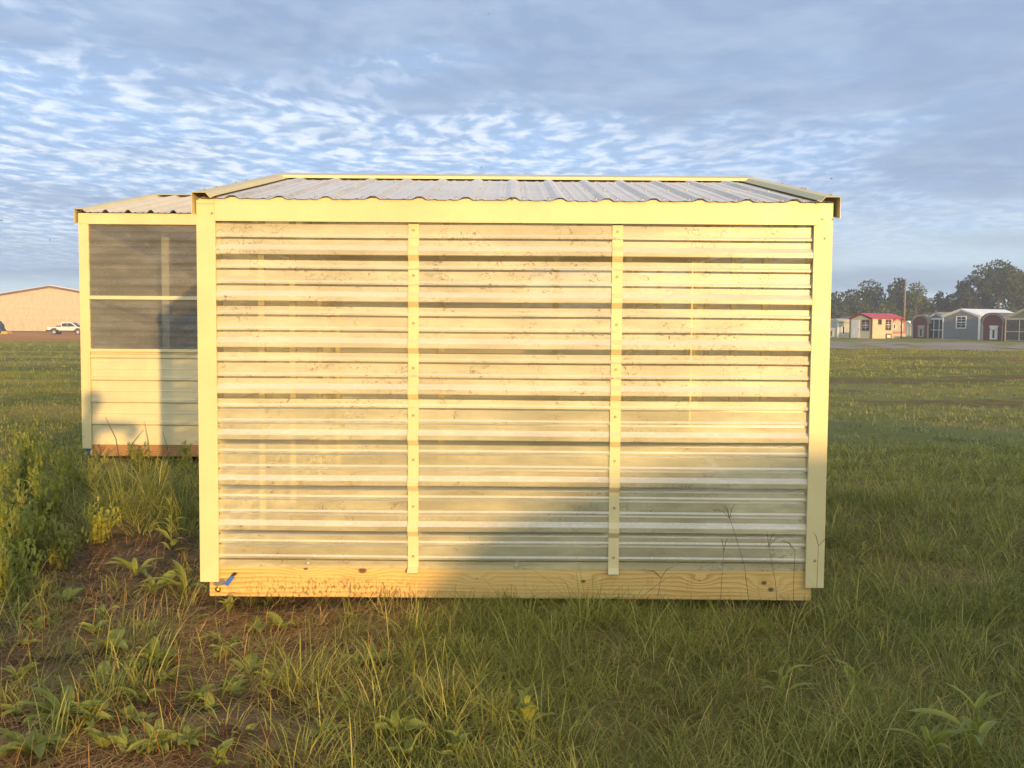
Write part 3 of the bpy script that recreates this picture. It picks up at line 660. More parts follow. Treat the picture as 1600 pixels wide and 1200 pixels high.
# playhouse seen past the porch
k = kennel('play_house', 'tiny cream playhouse with salmon roof seen past the cottage porch', 'playhouse', 1401, 118, -20, 1.5, 1.4, 1.55, 0.5, 'gable', P_CRM, P_SAL, P_SAL)
for a in (-0.35, 0.35): window(k, 'front', 1.5, a, 0.85, 0.32, 0.62, P_WTR, 1, 1)
MB().box(-0.9, 0.9, -0.7, -0.04, 0.02, 0.35).build('deck', P_CRM, k); MB().box(-0.9, 0.9, -0.72, -0.66, 0.36, 0.60).build('railing', P_SAL, k)
k = kennel('storage_barn', 'pale green little barn between the cottage and the maroon kennel', 'shed', 1416, 126, TH + 6, 1.55, 1.8, 1.15, 0.62, 'gable', P_PGR, P_WHT, P_PGR)
for a in (-0.4, 0, 0.4): MB().box(a - 0.03, a + 0.03, -0.04, -0.004, 0.05, 1.1).build('batten', P_WTR, k)
def maroon(px, d, w, l, lab, doort):
    k = kennel('dog_kennel', lab, 'kennel', px, d, TH, w, l, 1.36, 0.86, 'barrel', P_MAR, P_SHG, P_TAN)
    dog_door(k, 0.12, w, 0.66, 1.0, doort); return k
maroon(1436, 98, 1.72, 2.6, 'maroon round roofed kennel with beige door, left of the grey shed', P_TAN)
k = kennel('screened_kennel', 'green gabled kennel with white framed screen front beside the big grey shed', 'kennel', 1460, 97, TH, 1.95, 3.6, 1.93, 0.52, 'gable', P_GRM, P_SHG, P_WTR, open_front=True)
k = kennel('grey_shed', 'slate grey shed with white metal roof and white framed window', 'shed', 1499, 90, TH, 3.55, 6.4, 2.02, 0.62, 'gable', P_GRAY, P_WHT, P_WTR)
window(k, 'front', 3.55, 0.06, 0.98, 1.02, 1.10, P_WTR, 2, 4)
maroon(1549, 83, 1.80, 2.6, 'maroon round roofed kennel with white door, right of the grey shed', P_WTR)
k = kennel('screened_kennel', 'green kennel with tan framed screens at the right edge of the photo', 'kennel', 1597, 80, TH, 3.1, 4.2, 1.85, 0.66, 'gable', P_GRM, P_PGR, P_TAN, open_front=True)
k = kennel('dog_kennel', 'low green kennel glimpsed between the grey shed and the right maroon kennel', 'kennel', 1531, 99, TH, 1.3, 1.6, 1.35, 0.5, 'gable', P_GRM, P_SHG, P_WTR)

# kennels standing behind the photographer: they throw the shade across the foreground
k = kennel('dog_kennel', 'wide maroon round roofed kennel standing behind the photographer', 'kennel', 0, -13.53, 180 + 20.8, 4.5, 3.0, 1.70, 1.0, 'barrel', P_MAR, P_SHG, P_TAN, xw=9.09)
k2 = kennel('grey_shed', 'long grey shed standing beside the wide maroon kennel behind the photographer', 'shed', 0, -11.75, 180 + 20.8, 7.0, 3.0, 2.25, 0.6, 'gable', P_GRAY, P_WHT, P_WTR, xw=14.5)

# ------------------------------------------------------------------ morning haze
hz = MB().box(-232, 232, -62, 302, -2.2, 24.0).build('haze', None, kind='stuff')
hm = bpy.data.materials.new('morning_haze'); hm.use_nodes = True; hn = NT(hm.node_tree)
for k_ in list(hn.n): hn.n.remove(k_)
pv = hn.node('ShaderNodeVolumePrincipled'); pv.inputs['Color'].default_value = (0.86, 0.90, 0.95, 1); pv.inputs['Density'].default_value = HAZE; pv.inputs['Anisotropy'].default_value = 0.2
hn.l.new(pv.outputs[0], hn.node('ShaderNodeOutputMaterial').inputs['Volume'])
hz.data.materials.clear(); hz.data.materials.append(hm)

# utility pole
px_ = (1411 - 800) / 1600 * 140
pole = empty('utility_pole', (px_, 140, g(px_, 140)), label='thin wooden utility pole in front of the trees beyond the cottage', cat='pole')
MB().tube([(0, 0, -0.3), (0, 0, 7.6)], [0.115, 0.085], 10).build('shaft', paint('grey_brown_pole', (0.26, 0.17, 0.11)), pole, smooth=True)
MB().tube([(0.12, 0, 7.0), (0.3, 0, 7.1), (0.34, 0, 7.25)], 0.04, 6).build('bracket', STEEL, pole)

# ------------------------------------------------------------------ warehouse
wx = (80 - 800) / 1600 * 180
zb = g(wx, 180) - 0.05
wh = empty('warehouse', (wx, 180, zb), 0, label='long tan metal warehouse with low gable and brown roof edge', cat='warehouse')
TANW = paint('tan_wall_panel', (0.56, 0.49, 0.35), 0.5); BRNT = paint('brown_edge', (0.16, 0.09, 0.06))
hw, pk, sl_ = 26.0, 8.15, 0.168
xs_ = []; x_ = -hw
prof = []
while x_ < hw:
    prof += [(x_, 0.0), (x_ + 0.16, 0.0), (x_ + 0.20, 0.05), (x_ + 0.26, 0.05), (x_ + 0.30, 0.0)]; x_ += 0.305
mb = MB(); vs = []
for xx, q in prof: vs += [(xx, -q, 0.1), (xx, -q, 2.6), (xx, -q, 4.65), (xx, -q, pk - abs(xx) * sl_ - 0.2)]
fs = []
for i in range(len(prof) - 1):
    for j in range(3): fs.append((i * 4 + j, i * 4 + 4 + j, i * 4 + 5 + j, i * 4 + 1 + j))
mb.add(vs, fs).build('gable_wall', TANW, wh)
for zz in (2.6, 4.65):
    mb = MB(); xx = -hw + 0.08
    while xx < hw:
        if zz < pk - abs(xx) * sl_ - 0.4: mb.box(xx - 0.05, xx + 0.05, -0.07, -0.055, zz - 0.16, zz + 0.16)
        xx += 0.61
    mb.build('fastener_row', paint('bright_fasteners', (0.8, 0.70, 0.45)), wh, kind='stuff')
for s_ in (-1, 1):
    MB().prism([(0, pk - 0.22), (s_ * (hw + 0.3), pk - (hw + 0.3) * sl_ - 0.22), (s_ * (hw + 0.3), pk - (hw + 0.3) * sl_ + 0.12), (0, pk + 0.12)], 'y', -0.30, 0.02).build('rake_trim', BRNT, wh)
    MB().prism([(0, pk - 0.05), (s_ * (hw + 0.4), pk - (hw + 0.4) * sl_ - 0.05), (s_ * (hw + 0.4), pk - (hw + 0.4) * sl_ + 0.22), (0, pk + 0.22)], 'y', 0.021, 45).build('roof', P_WHT, wh)
    MB().box(s_ * hw - 0.06, s_ * hw + 0.06, 0.03, 45, 0, pk - hw * sl_ - 0.1).build('side_wall', TANW, wh)
MB().box(-hw, hw, 44.8, 44.95, 0, pk - hw * sl_ - 0.1).build('rear_wall', TANW, wh)
MB().box(-hw, hw, -0.12, -0.06, -0.1, 0.32).build('foundation', paint('weedy_foundation', (0.10, 0.08, 0.04)), wh)

# ------------------------------------------------------------------ pickup truck (front faces +x)
tx = (73 - 800) / 1600 * 155
tz = g(tx + 2.5, 155)
tr = empty('pickup_truck', (tx, 155, tz), R(2), label='white crew cab pickup truck parked in front of the tan warehouse', cat='truck')
TW = painted('white_car_paint', (0.78, 0.77, 0.74), 0.25, 0.02, damt=0.05); TD = painted('dark_lower_trim', (0.06, 0.055, 0.05), 0.5, 0.05)
MB().prism([(0.05, 0.72), (0.02, 1.12), (0.06, 1.18), (2.1, 1.16), (4.25, 1.18), (5.35, 1.08), (5.62, 1.0), (5.68, 0.62), (5.5, 0.5), (5.25, 0.55), (5.1, 0.86), (4.85, 0.98), (4.45, 0.98), (4.2, 0.85), (4.05, 0.62), (1.75, 0.62), (1.6, 0.85), (1.3, 0.98), (0.95, 0.98), (0.65, 0.85), (0.5, 0.66)], 'y', 0.0, 1.95).build('body', TW, tr, bevel=0.03)
MB().prism([(2.05, 1.17), (2.15, 1.78), (2.35, 1.86), (3.55, 1.86), (3.75, 1.80), (4.55, 1.18)], 'y', 0.12, 1.83).build('cab', TW, tr, bevel=0.05)
MB().prism([(2.2, 1.24), (2.27, 1.70), (3.0, 1.74), (3.0, 1.22)], 'y', 0.105, 0.119).build('side_window', P_GLS, tr)
MB().prism([(3.06, 1.22), (3.06, 1.74), (3.55, 1.74), (3.72, 1.66), (4.22, 1.24)], 'y', 0.105, 0.119).build('side_window', P_GLS, tr)
MB().add([(3.80, 0.22, 1.785), (3.80, 1.73, 1.785), (4.53, 1.73, 1.22), (4.53, 0.22, 1.22), (3.815, 0.22, 1.80), (3.815, 1.73, 1.80), (4.545, 1.73, 1.235), (4.545, 0.22, 1.235)], [(0, 1, 2, 3), (7, 6, 5, 4), (0, 3, 7, 4), (1, 5, 6, 2), (0, 4, 5, 1), (3, 2, 6, 7)]).build('windshield', P_GLS, tr)
MB().box(1.76, 4.04, 0.01, 1.94, 0.42, 0.615).build('sill', TD, tr); MB().box(-0.12, 0.04, 0.05, 1.9, 0.52, 0.72).build('rear_bumper', TD, tr)
MB().box(0.2, 2.0, 0.1, 1.85, 1.165, 1.20).build('bed_cover', TD, tr); MB().box(1.3, 1.9, 0.3, 1.5, 1.201, 1.36).build('tool_box', TD, tr)
MB().box(0.0, 0.06, -0.012, 0.10, 0.86, 1.10).build('tail_light', paint('tail_lamp', (0.45, 0.04, 0.02)), tr)
for xx in (2.42, 3.15): MB().box(xx, xx + 0.16, -0.025, -0.001, 1.02, 1.07).build('door_handle', TD, tr)
for xx in (1.12, 4.65):
    for y0, y1 in ((0.0, 0.26), (1.69, 1.95)):
        wl = MB().tube([(xx, y0, 0.39), (xx, y1, 0.39)], 0.395, 20).build('wheel', DARK, tr, smooth=False)
        MB().tube([(xx, y0 - 0.012 if y0 == 0 else y1 + 0.012, 0.39), (xx, (y0 + y1) / 2, 0.39)], 0.25, 14).build('rim', SCREW, wl)
# machine at the photo's left edge
lx = (-8 - 800) / 1600 * 150
ld = empty('loader', (lx, 150, g(lx, 150)), label='dark cabbed loader with yellow low bucket at the far left edge', cat='loader')
YEL = paint('machine_yellow', (0.65, 0.36, 0.02)); CABM = paint('blue_black_cab', (0.03, 0.045, 0.08))
MB().prism([(-1.2, 0.35), (-1.2, 1.0), (-0.9, 1.25), (0.5, 1.25), (1.2, 0.9), (1.5, 0.4)], 'y', -0.7, 0.7).build('chassis', CABM, ld, bevel=0.05)
MB().prism([(-0.7, 1.25), (-0.6, 2.0), (0.7, 2.0), (1.2, 1.4), (1.25, 0.9), (0.5, 1.25)], 'y', -0.5, 0.5).build('cab', CABM, ld, bevel=0.05)
MB().prism([(1.2, 0.05), (1.35, 0.45), (2.1, 0.5), (2.25, 0.1)], 'y', -0.8, 0.8).build('bucket', YEL, ld)
for xx in (-0.7, 0.75):
    for yy in (-0.95, 0.7): MB().tube([(xx, yy, 0.4), (xx, yy + 0.25, 0.4)], 0.4, 16).build('wheel', DARK, ld)

# ------------------------------------------------------------------ trees
def leaf_mat(name, c0, c1, scale=0.6):
    m, n, b = mat(name, c0, 0.75, 0.15)
    a = n.node('ShaderNodeAttribute', attribute_name='tone').outputs['Fac']
    n.put(b.inputs['Base Color'], n.mix(a, c0, c1))
    return m
LV = [leaf_mat('dark_pine_needles', (0.022, 0.034, 0.020), (0.055, 0.070, 0.035)), leaf_mat('oak_leaves', (0.03, 0.045, 0.018), (0.085, 0.098, 0.035)), leaf_mat('light_leaves', (0.05, 0.07, 0.02), (0.13, 0.15, 0.045))]
BARK = paint('tree_bark', (0.10, 0.065, 0.045), 0.9)
def crown_mesh(lobes, nleaf, size):
    """leaf clumps (small bent quads) spread through ellipsoid lobes"""
    vol = np.array([l[3] * l[4] * l[5] for l in lobes]) ** 0.75; cnt = np.maximum(20, (nleaf * vol / vol.sum())).astype(int)
    P_, T_ = [], []
    for (cx, cy, cz, rx, ry, rz), c in zip(lobes, cnt):
        u = rng.normal(size=(c, 3)); u /= np.linalg.norm(u, axis=1)[:, None]
        bump_ = 1 + 0.18 * np.sin(u[:, 0] * 7 + cx) * np.sin(u[:, 2] * 6 + cz) + 0.12 * np.sin(u[:, 1] * 13 + u[:, 2] * 11)
        r_ = rng.uniform(0.35, 1.0, c) ** 0.45 * bump_
        P_.append(np.stack([cx + u[:, 0] * r_ * rx, cy + u[:, 1] * r_ * ry, cz + u[:, 2] * r_ * rz], 1))
        T_.append(np.clip(rng.normal(0.4 + 0.25 * rng.uniform(-1, 1), 0.22, c), 0, 1))
    P_ = np.concatenate(P_); T_ = np.concatenate(T_); N = len(P_)
    a = rng.normal(size=(N, 3)); a /= np.linalg.norm(a, axis=1)[:, None]
    b_ = np.cross(a, rng.normal(size=(N, 3))); b_ /= np.linalg.norm(b_, axis=1)[:, None]
    s_ = size * rng.uniform(0.5, 1.25, N)[:, None]
    V = np.stack([P_ - a * s_, P_ + b_ * s_ * 0.55, P_ + a * s_, P_ - b_ * s_ * 0.55], 1).reshape(-1, 3)
    me = bpy.data.meshes.new('crown'); me.from_pydata(V.tolist(), [], np.arange(4 * N).reshape(-1, 4).tolist())
    at = me.attributes.new('tone', 'FLOAT', 'FACE'); at.data.foreach_set('value', T_)
    return me
def tree(px, ypx, d, wpx, kind, label, nleaf=2600, low=0.25, name='tree', bushy=False):
    """px, ypx: where the crown's top shows; wpx: crown width"""
    sc = d / 1600; x_ = (px - 800) * sc; zg = g(x_, d)
    hor = 506 + (px - 800) * math.tan(R(ROLL))
    h = (hor - ypx) * sc + CAMH - zg; w_ = wpx * sc
    root = empty(name, (x_, d, zg), label=label, cat='tree' if not bushy else 'bush', group=None)
    lobes = []; w_ *= 1.25
    n_ = 13 if kind != 0 else 15
    z0 = h * low
    if kind == 0:      # pine: tiered irregular clusters, narrowing upward
        for i in range(n_):
            f = (i + 0.5) / n_; rr = w_ / 2 * (1.05 - 0.5 * f ** 1.5)
            a = rng.uniform(0, 6.28); q = rr * rng.uniform(0.25, 0.75)
            lobes.append((q * math.cos(a), q * math.sin(a), z0 + (h - z0) * (0.08 + 0.80 * f), rr * rng.uniform(0.45, 0.65), rr * 0.55, (h - z0) * rng.uniform(0.09, 0.13)))
        lobes.append((0, 0, h * 0.93, w_ * 0.13, w_ * 0.13, h * 0.07))
    else:
        for i in range(n_):
            a = rng.uniform(0, 6.28); f = rng.uniform(0.1, 0.9); q = w_ * 0.36 * math.sin(math.pi * min(0.95, 0.22 + 0.72 * f)) * rng.uniform(0.4, 1.05)
            r_ = w_ * rng.uniform(0.18, 0.29)
            lobes.append((q * math.cos(a), q * math.sin(a), z0 + (h - z0) * (0.12 + 0.70 * f), r_, r_, r_ * 0.75))
        lobes.append((0, 0, h - w_ * 0.15, w_ * 0.24, w_ * 0.24, w_ * 0.15))
        lobes.append((0, 0, z0 + (h - z0) * 0.5, w_ * 0.33, w_ * 0.33, (h - z0) * 0.33))
    me = crown_mesh(lobes, nleaf, 0.30 if d > 120 else 0.2); me.materials.append(LV[kind])
    cr = bpy.data.objects.new('crown', me); COL.objects.link(cr); cr.parent = root
    mb = MB().tube([(0, 0, -0.3), (0.1, 0, h * 0.35), (-0.08, 0.1, h * 0.62), (0, 0, h * 0.9)], [0.035 * h * 0.7, 0.022 * h, 0.013 * h, 0.03], 7)
    for l in lobes[:6]: mb.tube([(0, 0, max(0.2 * h, l[2] - h * 0.22)), (l[0] * 0.5, l[1] * 0.5, l[2] - h * 0.08), (l[0], l[1], l[2])], [0.009 * h, 0.006 * h, 0.02], 5)
    mb.build('trunk', BARK, root)
    return root
TREES = [
 (1303, 455, 185, 42, 1, 'low rounded tree at the left end of the far tree line', 2400, 0.12),
 (1328, 452, 188, 40, 1, 'dark rounded tree behind the green kennel', 2400, 0.12),
 (1356, 437, 190, 58, 1, 'broad leafy tree rising behind the red roofed cottage', 3600, 0.12),
 (1398, 433, 185, 32, 0, 'narrow pine just left of the utility pole', 2600, 0.12),
 (1428, 441, 182, 38, 2, 'sparse open crowned tree just right of the utility pole', 750, 0.45),
 (1440, 462, 190, 54, 1, 'low dark tree behind the left maroon kennel', 3000, 0.10),
 (1466, 455, 186, 30, 0, 'small pine in the gap left of the tall trees', 1700, 0.10),
 (1485, 470, 188, 40, 1, 'low tree filling the gap behind the big grey shed', 2200, 0.08),
 (1511, 431, 180, 50, 0, 'dark wide pine left of the tallest tree', 3600, 0.15),
 (1556, 406, 178, 66, 1, 'tallest tree with a broad high crown on the right', 5200, 0.30),
 (1532, 440, 184, 42, 0, 'dark pine tucked under the tallest tree', 2600, 0.12),
 (1592, 425, 182, 34, 0, 'dark pine right of the tallest tree', 2600, 0.35),
 (1615, 418, 180, 46, 1, 'big tree cut by the right edge of the photo', 2800, 0.30),
]
for a in TREES: tree(*a)
for i, (px, yp, wp, lab) in enumerate([(1383, 470, 38, 'light green bush behind the red cottage roof'), (1415, 482, 40, 'light green bush at the foot of the utility pole'), (1345, 482, 40, 'light bush low behind the cottage gable'),
        (1455, 486, 40, 'light bush between the left maroon kennel and the grey shed'), (1313, 485, 36, 'low bush behind the leftmost kennels'), (1525, 478, 50, 'bush under the tall trees above the white roof'), (1575, 480, 46, 'bush under the tall trees above the right maroon kennel')]):
    tree(px, yp, 168, wp, 2 if i in (0, 1, 3) else 1, lab, 1500, 0.02, 'bush', True)
# distant wood closing the gap under the crowns
vs = []; lob = []
for i in range(46):
    x_ = 48 + i * 2.0; lob.append((x_, 200 + rng.uniform(-3, 3), 2.2 + rng.uniform(0, 1.6), 2.4, 2.0, 2.8 + rng.uniform(0, 1.6)))
for i in range(34):
    h_ = rng.uniform(2.6, 4.6); lob.append((-22 + i * 2.3, 204 + rng.uniform(-5, 5), h_ * 0.95, 3.0, 2.5, h_))
me = crown_mesh(lob, 26000, 0.42); me.materials.append(LV[0])
o_ = bpy.data.objects.new('distant_wood', me); COL.objects.link(o_); tag(o_, 'dark undergrowth closing the foot of the far tree line', 'woodland', kind='stuff')

# ------------------------------------------------------------------ grass
def blade_mat(name, c0, c1, c2, trans=0.35):
    m = bpy.data.materials.new(name); m.use_nodes = True; n = NT(m.node_tree)
    for k in list(n.n): n.n.remove(k)
    a = n.node('ShaderNodeAttribute', attribute_name='tone').outputs['Fac']
    c = n.ramp(a, [(0.0, c0), (0.55, c1), (1.0, c2)])
    df = n.node('ShaderNodeBsdfPrincipled'); n.put(df.inputs['Base Color'], c); df.inputs['Roughness'].default_value = 0.5; df.inputs['Specular IOR Level'].default_value = 0.3
    tl = n.node('ShaderNodeBsdfTranslucent'); n.put(tl.inputs[0], c)
    mx = n.node('ShaderNodeMixShader'); mx.inputs[0].default_value = trans; n.l.new(df.outputs[0], mx.inputs[1]); n.l.new(tl.outputs[0], mx.inputs[2])
    n.l.new(mx.outputs[0], n.node('ShaderNodeOutputMaterial').inputs[0])
    return m
GRASS = blade_mat('grass_blades', (0.105, 0.125, 0.022), (0.29, 0.295, 0.05), (0.58, 0.50, 0.13), 0.45)
FIELD = blade_mat('field_grass_blades', (0.12, 0.14, 0.026), (0.28, 0.29, 0.055), (0.50, 0.42, 0.12))
STRAW = blade_mat('dry_straw_blades', (0.19, 0.088, 0.030), (0.56, 0.315, 0.105), (0.78, 0.53, 0.21), 0.25)
def blades(name, P_, H_, W_, tone, lean, mat_, label, cat, az=None, seg=3, droop=1.0):
    """one mesh of tapering, bending blades. P_ (N,3)"""
    N = len(P_)
    az = rng.uniform(0, 2 * math.pi, N) if az is None else az
    d = np.stack([np.cos(az), np.sin(az), np.zeros(N)], 1); sd = np.stack([-np.sin(az), np.cos(az), np.zeros(N)], 1)
    tw = rng.uniform(-0.6, 0.6, N)[:, None]; sd = sd * np.cos(tw) + d * np.sin(tw)
    V = np.zeros((N, 2 * seg + 1, 3)); ang0 = lean; 
    pos = P_.copy(); V[:, 0] = pos - sd * W_[:, None] * 0.35; V[:, 1] = pos + sd * W_[:, None] * 0.35
    bend = droop * rng.uniform(0.15, 1.0, N)
    for k in range(1, seg + 1):
        a = ang0 + bend * (k / seg) ** 1.3 * 1.25
        stp = H_ / seg
        pos = pos + d * (np.sin(a) * stp)[:, None]; pos[:, 2] += np.cos(a) * stp
        wk = W_ * (0.5 if k < seg else 0) * (1.0 - 0.35 * (k / seg))
        if k < seg: V[:, 2 * k] = pos - sd * wk[:, None]; V[:, 2 * k + 1] = pos + sd * wk[:, None]
        else: V[:, 2 * k] = pos
    nvb = 2 * seg + 1
    base = (np.arange(N) * nvb)[:, None]
    loops = []
    for k in range(seg - 1): loops.append(base + np.array([2 * k, 2 * k + 1, 2 * k + 3, 2 * k + 2]))
    tri = base + np.array([2 * seg - 2, 2 * seg - 1, 2 * seg])
    L_ = np.concatenate(loops + [tri], 1).reshape(-1)
    per = [4] * (seg - 1) + [3]
    tot = np.tile(per, N); start = np.concatenate([[0], np.cumsum(tot)[:-1]])
    me = bpy.data.meshes.new(name); me.vertices.add(N * nvb); me.vertices.foreach_set('co', V.reshape(-1))
    me.loops.add(len(L_)); me.loops.foreach_set('vertex_index', L_.astype(np.int32))
    me.polygons.add(len(tot)); me.polygons.foreach_set('loop_start', start.astype(np.int32)); me.polygons.foreach_set('loop_total', tot.astype(np.int32))
    me.update(calc_edges=True); me.validate()
    at = me.attributes.new('tone', 'FLOAT', 'FACE'); at.data.foreach_set('value', np.repeat(tone, seg).astype(np.float32))
    me.polygons.foreach_set('use_smooth', [True] * len(me.polygons))
    me.materials.append(mat_)
    o = bpy.data.objects.new(name, me); COL.objects.link(o)
    return tag(o, label, cat, kind='stuff')
def hnoise(x, y, seed=0, f0=0.9):
    r2 = np.random.default_rng(seed); v = 0
    for o_ in range(4):
        f = f0 * 2 ** o_
        for _ in range(3):
            a = r2.uniform(0, 6.28); v = v + np.sin(f * (x * math.cos(a) + y * math.sin(a)) + r2.uniform(0, 6.28)) / (1.6 ** o_)
    return v / 6.5
def in_building(x, y):
    wall = (np.abs(np.abs(x) - 1.50) < 0.10) | (np.abs(y - YF - 0.04) < 0.09) | (np.abs(y - YB + 0.04) < 0.09)
    a = (x > -1.60) & (x < 1.60) & (y > YF + 0.03) & (y < YB - 0.03) & wall
    b = (x > s2x + 0.02) & (x < s2x + W2) & (y > s2y + 0.03) & (y < s2y + D2)
    return a | b
def tufts(region, ntuft, per, h, w, spread, keep, tone_mu, lean=(0.05, 0.75), hvar=0.35):
    """clumped grass: returns arrays"""
    x0, x1, y0, y1 = region
    cx = rng.uniform(x0, x1, ntuft); cy = rng.uniform(y0, y1, ntuft)
    k = rng.uniform(size=ntuft) < keep(cx, cy); cx, cy = cx[k], cy[k]; M = len(cx)
    cnt = rng.integers(max(1, int(per * 0.5)), int(per * 1.5) + 1, M); N = cnt.sum()
    hs = np.repeat(h * np.exp(rng.normal(0, hvar, M)), cnt); tm = np.repeat(rng.normal(tone_mu, 0.19, M), cnt)
    caz = rng.uniform(0, 2 * math.pi, N); rr = spread * np.sqrt(rng.uniform(size=N))
    px = np.repeat(cx, cnt) + rr * np.cos(caz); py = np.repeat(cy, cnt) + rr * np.sin(caz)
    ok = ~in_building(px, py)
    az = caz + rng.normal(0, 0.7, N)
    le = lean[0] + (lean[1] - lean[0]) * (rr / spread) * rng.uniform(0.4, 1.2, N)
    H_ = hs * rng.uniform(0.55, 1.2, N); W_ = w * rng.uniform(0.6, 1.3, N); tn = np.clip(tm + rng.normal(0, 0.16, N), 0, 1)
    P_ = np.stack([px, py, gz(px, py) - 0.01], 1)
    return [a[ok] for a in (P_, H_, W_, tn, le, az)]
def cat_(lst): return [np.concatenate(z) for z in zip(*lst)]
def nearmask(x, y):     # 1 on the bare, strawy ground at the left front
    e = x + 0.50 * hnoise(x, y, 3, 1.3) + 0.35 + 0.20 * (4.8 - y)
    return S01((0.15 - e) / 0.6) * S01((7.7 - y + 0.6 * hnoise(x, y, 5, 1.0) + np.clip(-x - 1.7, 0, 9) * -1.1) / 0.9)
lawn = cat_([
    tufts((-1.4, 1.4, 5.1, 8.7), 900, 16, 0.11, 0.0055, 0.085, lambda x, y: np.ones_like(x), 0.45),
    tufts((-0.8, 3.4, 2.7, 5.6), 6200, 24, 0.115, 0.0029, 0.075, lambda x, y: (1 - 0.86 * nearmask(x, y)) * np.clip(0.62 + 0.6 * hnoise(x, y, 8, 1.8), 0.1, 1), 0.46),
    tufts((1.45, 5.8, 5.0, 8.6), 7200, 18, 0.135, 0.0042, 0.085, lambda x, y: np.clip(0.62 + 0.7 * hnoise(x, y, 9, 1.1), 0.06, 1), 0.48),
    tufts((2.2, 6.6, 8.2, 12.2), 5200, 14, 0.085, 0.0065, 0.10, lambda x, y: np.clip(0.66 + 0.6 * hnoise(x, y, 19, 0.8), 0.06, 1), 0.56),
    tufts((-0.8, 3.4, 2.7, 5.6), 420, 10, 0.20, 0.0036, 0.06, lambda x, y: (1 - nearmask(x, y)), 0.58, (0.05, 0.6)),
    tufts((1.45, 6.0, 4.8, 10), 420, 12, 0.22, 0.0050, 0.06, lambda x, y: np.clip(0.5 + hnoise(x, y, 12, 0.8), 0, 1), 0.55, (0.05, 0.7)),
])
blades('meadow_grass', lawn[0], lawn[1], lawn[2], lawn[3], lawn[4], GRASS, 'dense tangled green grass in front and right of the clear shed', 'grass', lawn[5], seg=4, droop=1.75)
leftg = cat_([
    tufts((-5.5, -2.1, 4.4, 7.4), 800, 18, 0.19, 0.0055, 0.08, lambda x, y: np.clip(0.6 + 0.6 * hnoise(x, y, 27, 1.1), 0, 1) * (x < -0.95 - 0.29 * y), 0.58, (0.05, 0.8)),
    tufts((-3.9, 0.2, 2.7, 7.2), 5200, 15, 0.15, 0.0036, 0.06, lambda x, y: np.clip(0.02 + 0.9 * hnoise(x, y, 21, 1.6), 0, 1) * (x < 0.9), 0.55),
    tufts((-6.5, -1.5, 9.0, 10.5), 700, 20, 0.09, 0.008, 0.10, lambda x, y: np.clip(0.7 + 0.6 * hnoise(x, y, 22, 0.9), 0, 1), 0.55, (0.05, 0.8)),
    tufts((-6.5, -1.5, 6.6, 9.1), 1250, 24, 0.25, 0.0060, 0.10, lambda x, y: np.clip(0.50 + 0.7 * hnoise(x, y, 22, 0.9), 0, 1) * (y > 6.9 - 0.25 * (x + 3)), 0.52, (0.05, 0.7)),
    tufts((-5.5, -1.3, 5.4, 7.2), 420, 20, 0.17, 0.0075, 0.08, lambda x, y: np.clip(0.15 + 0.9 * hnoise(x, y, 25, 1.1), 0, 1), 0.55),
])
ex = []
for (px, py, n_, hh) in [(150, 1085, 90, .20), (215, 1060, 80, .22), (60, 1150, 70, .18), (20, 1090, 50, .17), (460, 1055, 90, .19), (490, 1085, 60, .16), (425, 1040, 40, .20), (590, 1040, 40, .2), (255, 1145, 30, .2), (470, 1180, 50, .18), (110, 1120, 60, .18), (330, 1080, 30, .15), (600, 1100, 60, .17), (640, 980, 40, .16), (240, 780, 110, .42), (190, 800, 90, .40), (290, 800, 60, .36), (130, 830, 70, .30), (45, 930, 40, .22)]:
    d = 1600 * CAMH / (py - 500); xx = (px - 800) / 1600 * d
    ex.append(tufts((xx - .03, xx + .03, d - .03, d + .03), 3, n_ / 2.4, hh * 1.15, 0.0048, 0.085, lambda x, y: np.ones_like(x), 0.56, (0.02, 0.85), 0.1))
leftg = cat_([leftg] + ex)
blades('weedy_grass', leftg[0], leftg[1], leftg[2], leftg[3], leftg[4], GRASS, 'loose tufts of grass among dry straw left of the clear shed', 'grass', leftg[5], seg=4, droop=1.6)
# mid and far field
def fieldkeep(x, y): return np.clip(0.62 + 0.75 * hnoise(x, y, 31, 0.35), 0.0, 1) * np.clip(1.25 - 1.9 * patch(x, y) * (1 + 0.6 * hnoise(x, y, 35, 2.0)), 0, 1)
dew = tufts((2.6, 15, 10.5, 24), 10000, 10, 0.075, 0.010, 0.13, fieldkeep, 0.5)
DEW = blade_mat('dewy_turf_blades', (0.13, 0.15, 0.045), (0.29, 0.30, 0.095), (0.46, 0.43, 0.15))
blades('dewy_turf', dew[0], dew[1], dew[2], dew[3], dew[4], DEW, 'short pale dewy turf on the patchy right hand field', 'grass', dew[5], seg=2)
far = cat_([
    tufts((3.0, 15, 11.5, 24), 1500, 10, 0.13, 0.010, 0.13, lambda x, y: fieldkeep(x, y) * np.clip(hnoise(x, y, 37, 0.6) * 2, 0, 1), 0.6),
    tufts((6.5, 32, 24, 57), 14000, 7, 0.085, 0.024, 0.24, lambda x, y: fieldkeep(x, y) * (x > 0.27 * y), 0.62),
    tufts((-17, -4.0, 9.5, 26), 15000, 10, 0.06, 0.009, 0.13, lambda x, y: np.clip(0.8 + 0.6 * hnoise(x, y, 33, 0.5), 0, 1) * (x < -0.36 * y), 0.58),
    tufts((-42, -8, 26, 80), 14000, 7, 0.075, 0.024, 0.26, lambda x, y: (x < -0.36 * y) * 0.8, 0.62),
])
blades('field_grass', far[0], far[1], far[2], far[3], far[4], FIELD, 'short sunlit field grass reaching back to the drive and the warehouse', 'grass', far[5], seg=2)
